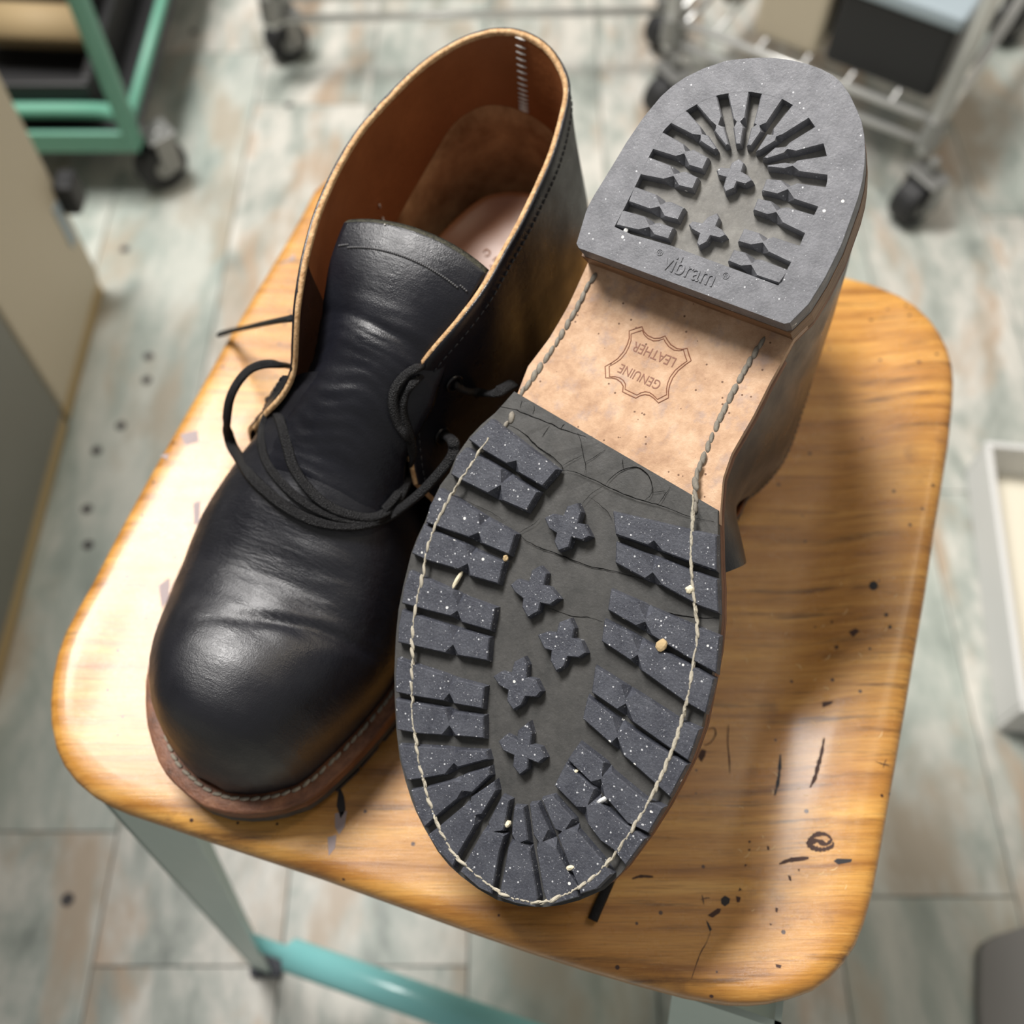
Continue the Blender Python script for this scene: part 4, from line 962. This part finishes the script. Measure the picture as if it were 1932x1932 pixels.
for i in range(-8, 12):
    off = {-1: -0.89, 0: -0.55}.get(i, -1.0 + ((i * 0.37) % 0.95)); k = 0
    y = off
    if i == 0: y = 0.09 - PL
    y -= PL
    while y < 3.45:
        if y + PL > -0.9 and -0.176 + PW * (i + 1) < 1.83 and -0.176 + PW * i > -1.42:
            if pm is None: po = obm('plank', bm, M['plank'], floor); pm = po.data
            else: po = bpy.data.objects.new('plank', pm); COL.objects.link(po); po.parent = floor
            po.location = (-0.176 + PW * i, y, 0)
        y += PL
M['nail'] = plain('dark_nail', (0.05, 0.045, 0.045), 0.6); nm = None
for u, v in ((235,470),(228,803),(182,850),(164,960),(166,1028),(127,1697),(277,717),(280,672),(1892,1140),(545,198),(365,60),(1440,478 + 600)):
    p = at(u, v, 0.0006)
    if nm is None:
        bm = bmesh.new(); bmesh.ops.create_circle(bm, cap_ends=True, segments=12, radius=0.0052); no = obm('nail_head', bm, M['nail'], floor); nm = no.data
    else: no = bpy.data.objects.new('nail_head', nm); COL.objects.link(no); no.parent = floor
    no.location = p
# ------------------------------------------------------------------ things standing round the stool
M['beige'] = plain('beige_laminate', (0.58, 0.50, 0.37), 0.55); M['greyg'] = plain('grey_green_steel', (0.19, 0.185, 0.155), 0.4); M['tan'] = plain('tan_trim', (0.50, 0.36, 0.18), 0.6)
M['black'] = plain('black_plastic', (0.012, 0.012, 0.013), 0.5); M['green'] = plain('green_enamel', (0.135, 0.36, 0.26), 0.4); M['chrome'] = plain('chrome', (0.70, 0.70, 0.68), 0.32, 0.5, 0.6)
M['grey'] = plain('grey_plastic', (0.30, 0.29, 0.28), 0.55); M['cream'] = plain('cream_board', (0.78, 0.73, 0.60), 0.6); M['bluegrey'] = plain('blue_grey_lid', (0.36, 0.43, 0.47), 0.5)
M['tyre'] = plain('black_tyre', (0.014, 0.014, 0.015), 0.6); M['olive'] = plain('olive_leather', (0.10, 0.08, 0.035), 0.6); M['hide'] = plain('tan_hide', (0.34, 0.25, 0.13), 0.7); M['steel'] = plain('grey_steel', (0.28, 0.28, 0.27), 0.4, 0.5, 0.6)
M['white'] = plain('white_board', (0.70, 0.70, 0.68), 0.6); M['taupe'] = plain('taupe_bag', (0.34, 0.32, 0.29), 0.45); M['felt'] = plain('grey_rubber_mat', (0.19, 0.185, 0.175), 0.8); M['bead'] = plain('clear_bead', (0.85, 0.85, 0.85), 0.1)
def caster(parent, x, y, r, w, head, org, mount):
    """swivel caster: tyre, hub, fork and stem under a mount height"""
    o = Vector((x, y, 0)) - org; q = Matrix.Rotation(head, 4, 'Z')
    bm = bmesh.new(); bmesh.ops.create_cone(bm, cap_ends=True, segments=28, radius1=r, radius2=r, depth=w, matrix=Matrix.Translation(o + Vector((0, 0, r))) @ q @ Matrix.Rotation(math.pi / 2, 4, 'X'))
    wo = obm('caster_wheel', bm, M['tyre'], parent); bevel(wo, r * 0.22, 3)
    bm = bmesh.new(); bmesh.ops.create_cone(bm, cap_ends=True, segments=16, radius1=r * .4, radius2=r * .4, depth=w * 1.12, matrix=Matrix.Translation(o + Vector((0, 0, r))) @ q @ Matrix.Rotation(math.pi / 2, 4, 'X')); obm('hub', bm, M['steel'], wo)
    bm = bmesh.new()
    for s in (-1, 1): box_bm(bm, o + q @ Vector((0.25 * r, s * w * 0.66, r * 1.55)), (r * 0.75, 0.003, r * 1.5), q)
    box_bm(bm, o + q @ Vector((0.25 * r, 0, r * 2.3)), (r * 1.1, w * 1.45, 0.004), q)
    bmesh.ops.create_cone(bm, cap_ends=True, segments=12, radius1=0.006, radius2=0.006, depth=max(0.005, mount - r * 2.3), matrix=Matrix.Translation(o + q @ Vector((0.3 * r, 0, (mount + r * 2.3) / 2))))
    bevel(obm('caster_fork', bm, M['steel'], parent), 0.0012)
# cabinets along the left
org = Vector((-0.62, 0.68, 0)); cab = empty('cabinet', org); tag(cab, 'beige cabinet end with black latch, behind the grey-green cabinet at left', 'cabinet')
box('body', (0.018, 0.002, 0.470), (0.32, 0.176, 0.90), M['beige'], cab, bv=0.004); box('base_strip', (0.165, 0.0, 0.012), (0.022, 0.172, 0.024), M['tan'], cab, bv=0.002)
box('plinth', (0.0, 0.0, 0.011), (0.30, 0.165, 0.022), M['black'], cab)
lt = box('latch', (0.186, 0.094, 0.132), (0.020, 0.030, 0.036), M['black'], cab, bv=0.005); box('latch_plate', (0.1785, 0.070, 0.112), (0.003, 0.014, 0.050), M['bluegrey'], cab, bv=0.001)
org = Vector((-0.62, 0.30, 0)); cab2 = empty('cabinet', org); tag(cab2, 'dark grey-green steel cabinet side at the left edge, nearest the viewer', 'cabinet')
box('body', (0.018, 0.0, 0.470), (0.32, 0.58, 0.90), M['greyg'], cab2, bv=0.003); box('base_strip', (0.165, 0.0, 0.012), (0.022, 0.576, 0.024), M['tan'], cab2, bv=0.002); box('plinth', (0.0, 0.0, 0.011), (0.30, 0.56, 0.022), M['black'], cab2)
# green cart
org = Vector((-0.414, 0.912, 0)); cart = empty('cart', org); tag(cart, 'green tube-framed cart on black casters carrying a black bin', 'cart')
L3 = lambda pts: [Vector(p) for p in pts]
tube('corner_post', L3([(0, 0, .075), (0, 0, .62)]), 0.0105, M['green'], cart, seg=12); tube('corner_post', L3([(-.42, 0, .075), (-.42, 0, .62)]), 0.0105, M['green'], cart, seg=12)
tube('corner_post', L3([(.0, .52, .075), (.0, .52, .62)]), 0.0105, M['green'], cart, seg=12); tube('corner_post', L3([(-.42, .52, .075), (-.42, .52, .62)]), 0.0105, M['green'], cart, seg=12)
tube('side_rail', L3([(0.004, 0, .105), (0.004, .52, .105)]), 0.0065, M['green'], cart, seg=10)
tube('front_rail', cm(L3([(-.42, .022, .100), (-.2, .022, .100), (-.06, .022, .100), (-.02, .012, .106), (0, 0, .110)]), 5), 0.0085, M['green'], cart, seg=10)
box('tray_edge', (-.21, -0.004, .080), (.43, .006, .026), M['green'], cart, bv=0.002)
box('tray', (-.21, .26, .072), (.42, .51, .004), M['black'], cart)
for x, y in ((0.0, 0.02), (-.42, 0.02), (0.0, .5), (-.42, .5)): caster(cart, org.x + x + 0.012, org.y + y, 0.030, 0.024, 0.7, org, 0.072)
org = Vector((-0.62, 1.17, 0)); 
bm = bmesh.new(); box_bm(bm, Vector((0, 0, .075 + .09)), (.36, .44, .18)); binb = empty('bin', (-0.64, 1.165, 0.0745)); tag(binb, 'black bin of leather offcuts standing on the green cart', 'bin')
for nm_, c_, s_ in (('side_panel', (0, -.215, .025), (.37, .012, .05)), ('side_panel', (0, .215, .025), (.37, .012, .05)), ('side_panel', (-.18, 0, .025), (.012, .42, .05)), ('side_panel', (.18, 0, .025), (.012, .42, .05)), ('base', (0, 0, .006), (.36, .43, .012))): box(nm_, c_, s_, M['black'], binb, bv=0.003)
bm.free()
def roll(name, c, r, l, mat, ang, label):
    """leather rolled up: a spiral sheet with thickness"""
    V, F = [], []; n = 60
    for i in range(n + 1):
        a = i / n * 5 * math.pi; rr_ = r * (0.35 + 0.65 * i / n)
        for t in (0, -0.0035):
            for s in (-1, 1): V.append((math.cos(a) * (rr_ + t), s * l / 2 + 0.004 * math.sin(a * .7), math.sin(a) * (rr_ + t)))
    for i in range(n):
        k = 4 * i; F += [(k, k + 1, k + 5, k + 4), (k + 2, k + 6, k + 7, k + 3), (k, k + 4, k + 6, k + 2), (k + 1, k + 3, k + 7, k + 5)]
    F += [(0, 2, 3, 1), (4 * n, 4 * n + 1, 4 * n + 3, 4 * n + 2)]
    o = mesh(name, V, F, mat, None, True); o.location = c; o.rotation_euler = (0, 0, ang); return tag(o, label, 'leather roll', 'leather in the black bin')
roll('leather_roll', (-0.535, 1.045, 0.122), 0.028, 0.12, M['hide'], 1.5, 'tan roll of leather in the black bin, in front of the olive one')
roll('leather_roll', (-0.59, 1.15, 0.142), 0.052, 0.24, M['olive'], 1.52, 'olive brown roll of leather at the back of the black bin')
# chrome wire carts at the back
def wire_cart(label, fl, fr, depth, zsh, posts_h, wires=6, back=-0.024):
    a, b = Vector((*fl, 0)), Vector((*fr, 0)); d = (b - a).normalized(); p = Vector((-d.y, d.x, 0)); w = (b - a).length
    root = empty('wire_cart', a); tag(root, label, 'wire cart')
    L = lambda s, t, z: d * s + p * t + Vector((0, 0, z))
    for s, t in ((0, 0), (w, 0), (0, depth), (w, depth)):
        tube('post', [L(s, t, 0.075), L(s, t, posts_h)], 0.0095, M['chrome'], root, seg=12)
        c_ = a + L(s, t, 0) + Vector((0, 0.012 if t else back, 0)); caster(root, c_.x, c_.y, 0.026, 0.030, 0.55, a, 0.080)
        bm = bmesh.new(); bmesh.ops.create_cone(bm, cap_ends=True, segments=14, radius1=0.013, radius2=0.0115, depth=0.030, matrix=Matrix.Translation(L(s, t, zsh))); obm('post_collar', bm, M['steel'], root)
    for z in (zsh + 0.012, zsh - 0.016):
        for q in ([L(0, 0, z), L(w, 0, z)], [L(0, depth, z), L(w, depth, z)], [L(0, 0, z), L(0, depth, z)], [L(w, 0, z), L(w, depth, z)]): tube('shelf_rail', q, 0.0042, M['chrome'], root, seg=8)
    for k in range(1, wires): tube('shelf_wire', [L(w * k / wires, 0, zsh + 0.014), L(w * k / wires, depth, zsh + 0.014)], 0.0020, M['chrome'], root, seg=6)
    return root, L, a, math.atan2(d.y, d.x), p
wc, L_, a_, ang_, p_ = wire_cart('chrome wire cart on black casters behind the upturned heel', (0.185, 1.075), (0.450, 0.900), 0.34, 0.100, 0.62)
wc2, L2_, a2_, ang2_, p2_ = wire_cart('chrome wire cart at the back, left of the loaded one', (-0.285, 1.118), (0.195, 1.135), 0.32, 0.098, 0.60, back=0.045)
R_ = Matrix.Rotation(ang_, 4, 'Z')
def crate(name, c, s, mats, label, cat, rot, lid=None, group=None):
    o = empty(name, c); o.rotation_euler = (0, 0, rot); tag(o, label, cat, group); th = 0.006
    if lid is None:
        for q, t in (((0, -s[1] / 2 + th / 2, s[2] / 2), (s[0], th, s[2])), ((0, s[1] / 2 - th / 2, s[2] / 2), (s[0], th, s[2])), ((-s[0] / 2 + th / 2, 0, s[2] / 2), (th, s[1] - 2 * th, s[2])), ((s[0] / 2 - th / 2, 0, s[2] / 2), (th, s[1] - 2 * th, s[2]))): box('side_panel', q, t, mats[0], o, bv=0.0015)
        box('base', (0, 0, th / 2), (s[0] - .002, s[1] - .002, th), mats[1], o)
    else:
        box('body', (0, 0, s[2] / 2 - .006), (s[0], s[1], s[2] - .012), mats[0], o, bv=0.006); box('lid', (0, 0, s[2] - 0.008), (s[0] + .006, s[1] + .006, .016), mats[1], o, bv=0.004)
    return o
c_ = a_ + L_(0.237, 0.105, 0.1165); crate('storage_box', c_, (0.125, 0.17, 0.098), (M['black'], M['bluegrey']), 'black storage box with blue-grey lid on the wire cart beside its right post', 'box', ang_, True)
c_ = a_ + L_(0.127, 0.095, 0.1165); crate('storage_box', c_, (0.078, 0.15, 0.125), (M['cream2'] if 'cream2' in M else M['beige'], M['beige']), 'beige carton on the wire cart between the grey bag and the black box', 'box', ang_, True)
def bag(name, c, s, mat, rot, label):
    V, F = [], []; nu, nv = 28, 14
    for j in range(nv + 1):
        ph = -math.pi / 2 + math.pi * j / nv
        for i in range(nu):
            a = 2 * math.pi * i / nu; ca, sa, cp, sp = math.cos(a), math.sin(a), math.cos(ph), math.sin(ph)
            f = lambda t, e: math.copysign(abs(t) ** e, t); q = Vector((f(ca, .6) * f(cp, .5) * s[0] / 2, f(sa, .6) * f(cp, .5) * s[1] / 2, (f(sp, .6) + 1) * s[2] / 2))
            q += Vector((1, 1, .6)) * 0.010 * MNZ.noise(q * 28) * (cp ** .3 if cp > 0 else 0); V.append(q)
    for j in range(nv):
        for i in range(nu): F.append((j * nu + i, j * nu + (i + 1) % nu, (j + 1) * nu + (i + 1) % nu, (j + 1) * nu + i))
    o = mesh(name, V, F, mat, None, True); o.location = c; o.rotation_euler = (0, 0, rot); return tag(o, label, 'bag')
c_ = a_ + L_(0.035, 0.125, 0.1165); bag('bag', c_, (0.078, 0.20, 0.125), M['taupe'], ang_, 'crumpled taupe plastic bag at the left end of the wire cart')
# open tray at the right edge, mat at the bottom right corner, board
p0 = at(1868, 900, 0.05); p1 = at(1916, 1255, 0.05); d = (p0 - p1).normalized(); ang = math.atan2(-d.x, d.y)
c_ = (p0 + p1) / 2 + Vector((d.y, -d.x, 0)) * 0.14; crate('tray', (c_.x, c_.y, 0.0005), (0.28, (p0 - p1).length + 0.08, 0.05), (M['white'], M['cream']), 'open white tray with cream inside standing on the floor at the right edge', 'tray', ang)
V, F = [], []; P = [at(u, v, 0) for u, v in [(1838,1800),(1846,1782),(1870,1768),(1932,1748),(2100,1720),(2100,2100),(1850,2100),(1836,1900)]]
matp = prism('floor_mat', ccw([(p.x, p.y) for p in P]), 0.0003, 0.012, 1, M['felt'], None); bevel(matp, 0.004); tag(matp, 'dark grey mat with a rounded corner on the floor at bottom right', 'mat')
# ------------------------------------------------------------------ crumbs caught in the tread, lace end under the toe
def crumb(pts_c, a, b, c, rot, mat, label, zf):
    p = ML @ (B(*pts_c, zf)); bm = bmesh.new(); bmesh.ops.create_icosphere(bm, subdivisions=2, radius=1.0)
    for v in bm.verts: v.co = Vector((v.co.x * a, v.co.y * b, v.co.z * c)) * (1 + 0.25 * MNZ.noise(v.co * 1.7 + Vector((pts_c[0], 0, 0))))
    o = obm('crumb', bm, mat, None, False); q = (ML.to_3x3() @ Matrix.Rotation(rot, 3, 'Z')).to_4x4(); q.translation = p; o.matrix_world = q; return tag(o, label, 'crumb', 'crumbs caught in the tread')
crumb((863,1094), .0035, .0008, .0008, 0.25, M['crumb'], 'long pale splinter lying in a groove at the left of the tread', 0.0022)
crumb((958,1555), .0014, .0010, .0011, 0.4, M['crumb'], 'round pale grit stuck between two toe lugs under the lowest flower', 0.0012)
crumb((1076,1637), .0014, .0008, .0008, 0.9, M['crumb'], 'pale chip near the stitching at the bottom of the toe', 0.0002)
crumb((1085,1457), .0012, .0007, .0008, 0.6, M['crumb'], 'pale grain between two lugs right of the lowest flower', 0.0010)
crumb((1137,1509), .0024, .0008, .0008, 0.75, M['white'], 'grey-white shaving wedged between lugs at the lower right of the toe', 0.0010)
crumb((1248,1218), .0022, .0018, .0010, 0.2, M['dust'], 'tuft of tan sawdust on a lug near the right-hand stitching', -0.0002)
crumb((1302,1112), .0017, .0013, .0010, 0.9, M['crumb'], 'yellowish crumb sitting on the right-hand stitch line', 0.0002)
crumb((1181,435), .0013, .0008, .0008, 0.1, M['white'], 'white crumb lodged in the lower left slot of the heel', 0.0012)
crumb((954,1053), .0012, .0010, .0009, 0.1, M['dust'], 'brownish grit at the inner end of a left-hand lug', 0.0012)
P = [ML.inverted() @ seat(u, v, h) for u, v, h in ((1160,1640,.012),(1150,1662,.006),(1138,1690,.003),(1128,1712,.0025),(1118,1736,.0022))]
tube('lace', cm(P, 4), 0.0019, M['lace'], boot_so, seg=8, flat=0.8)
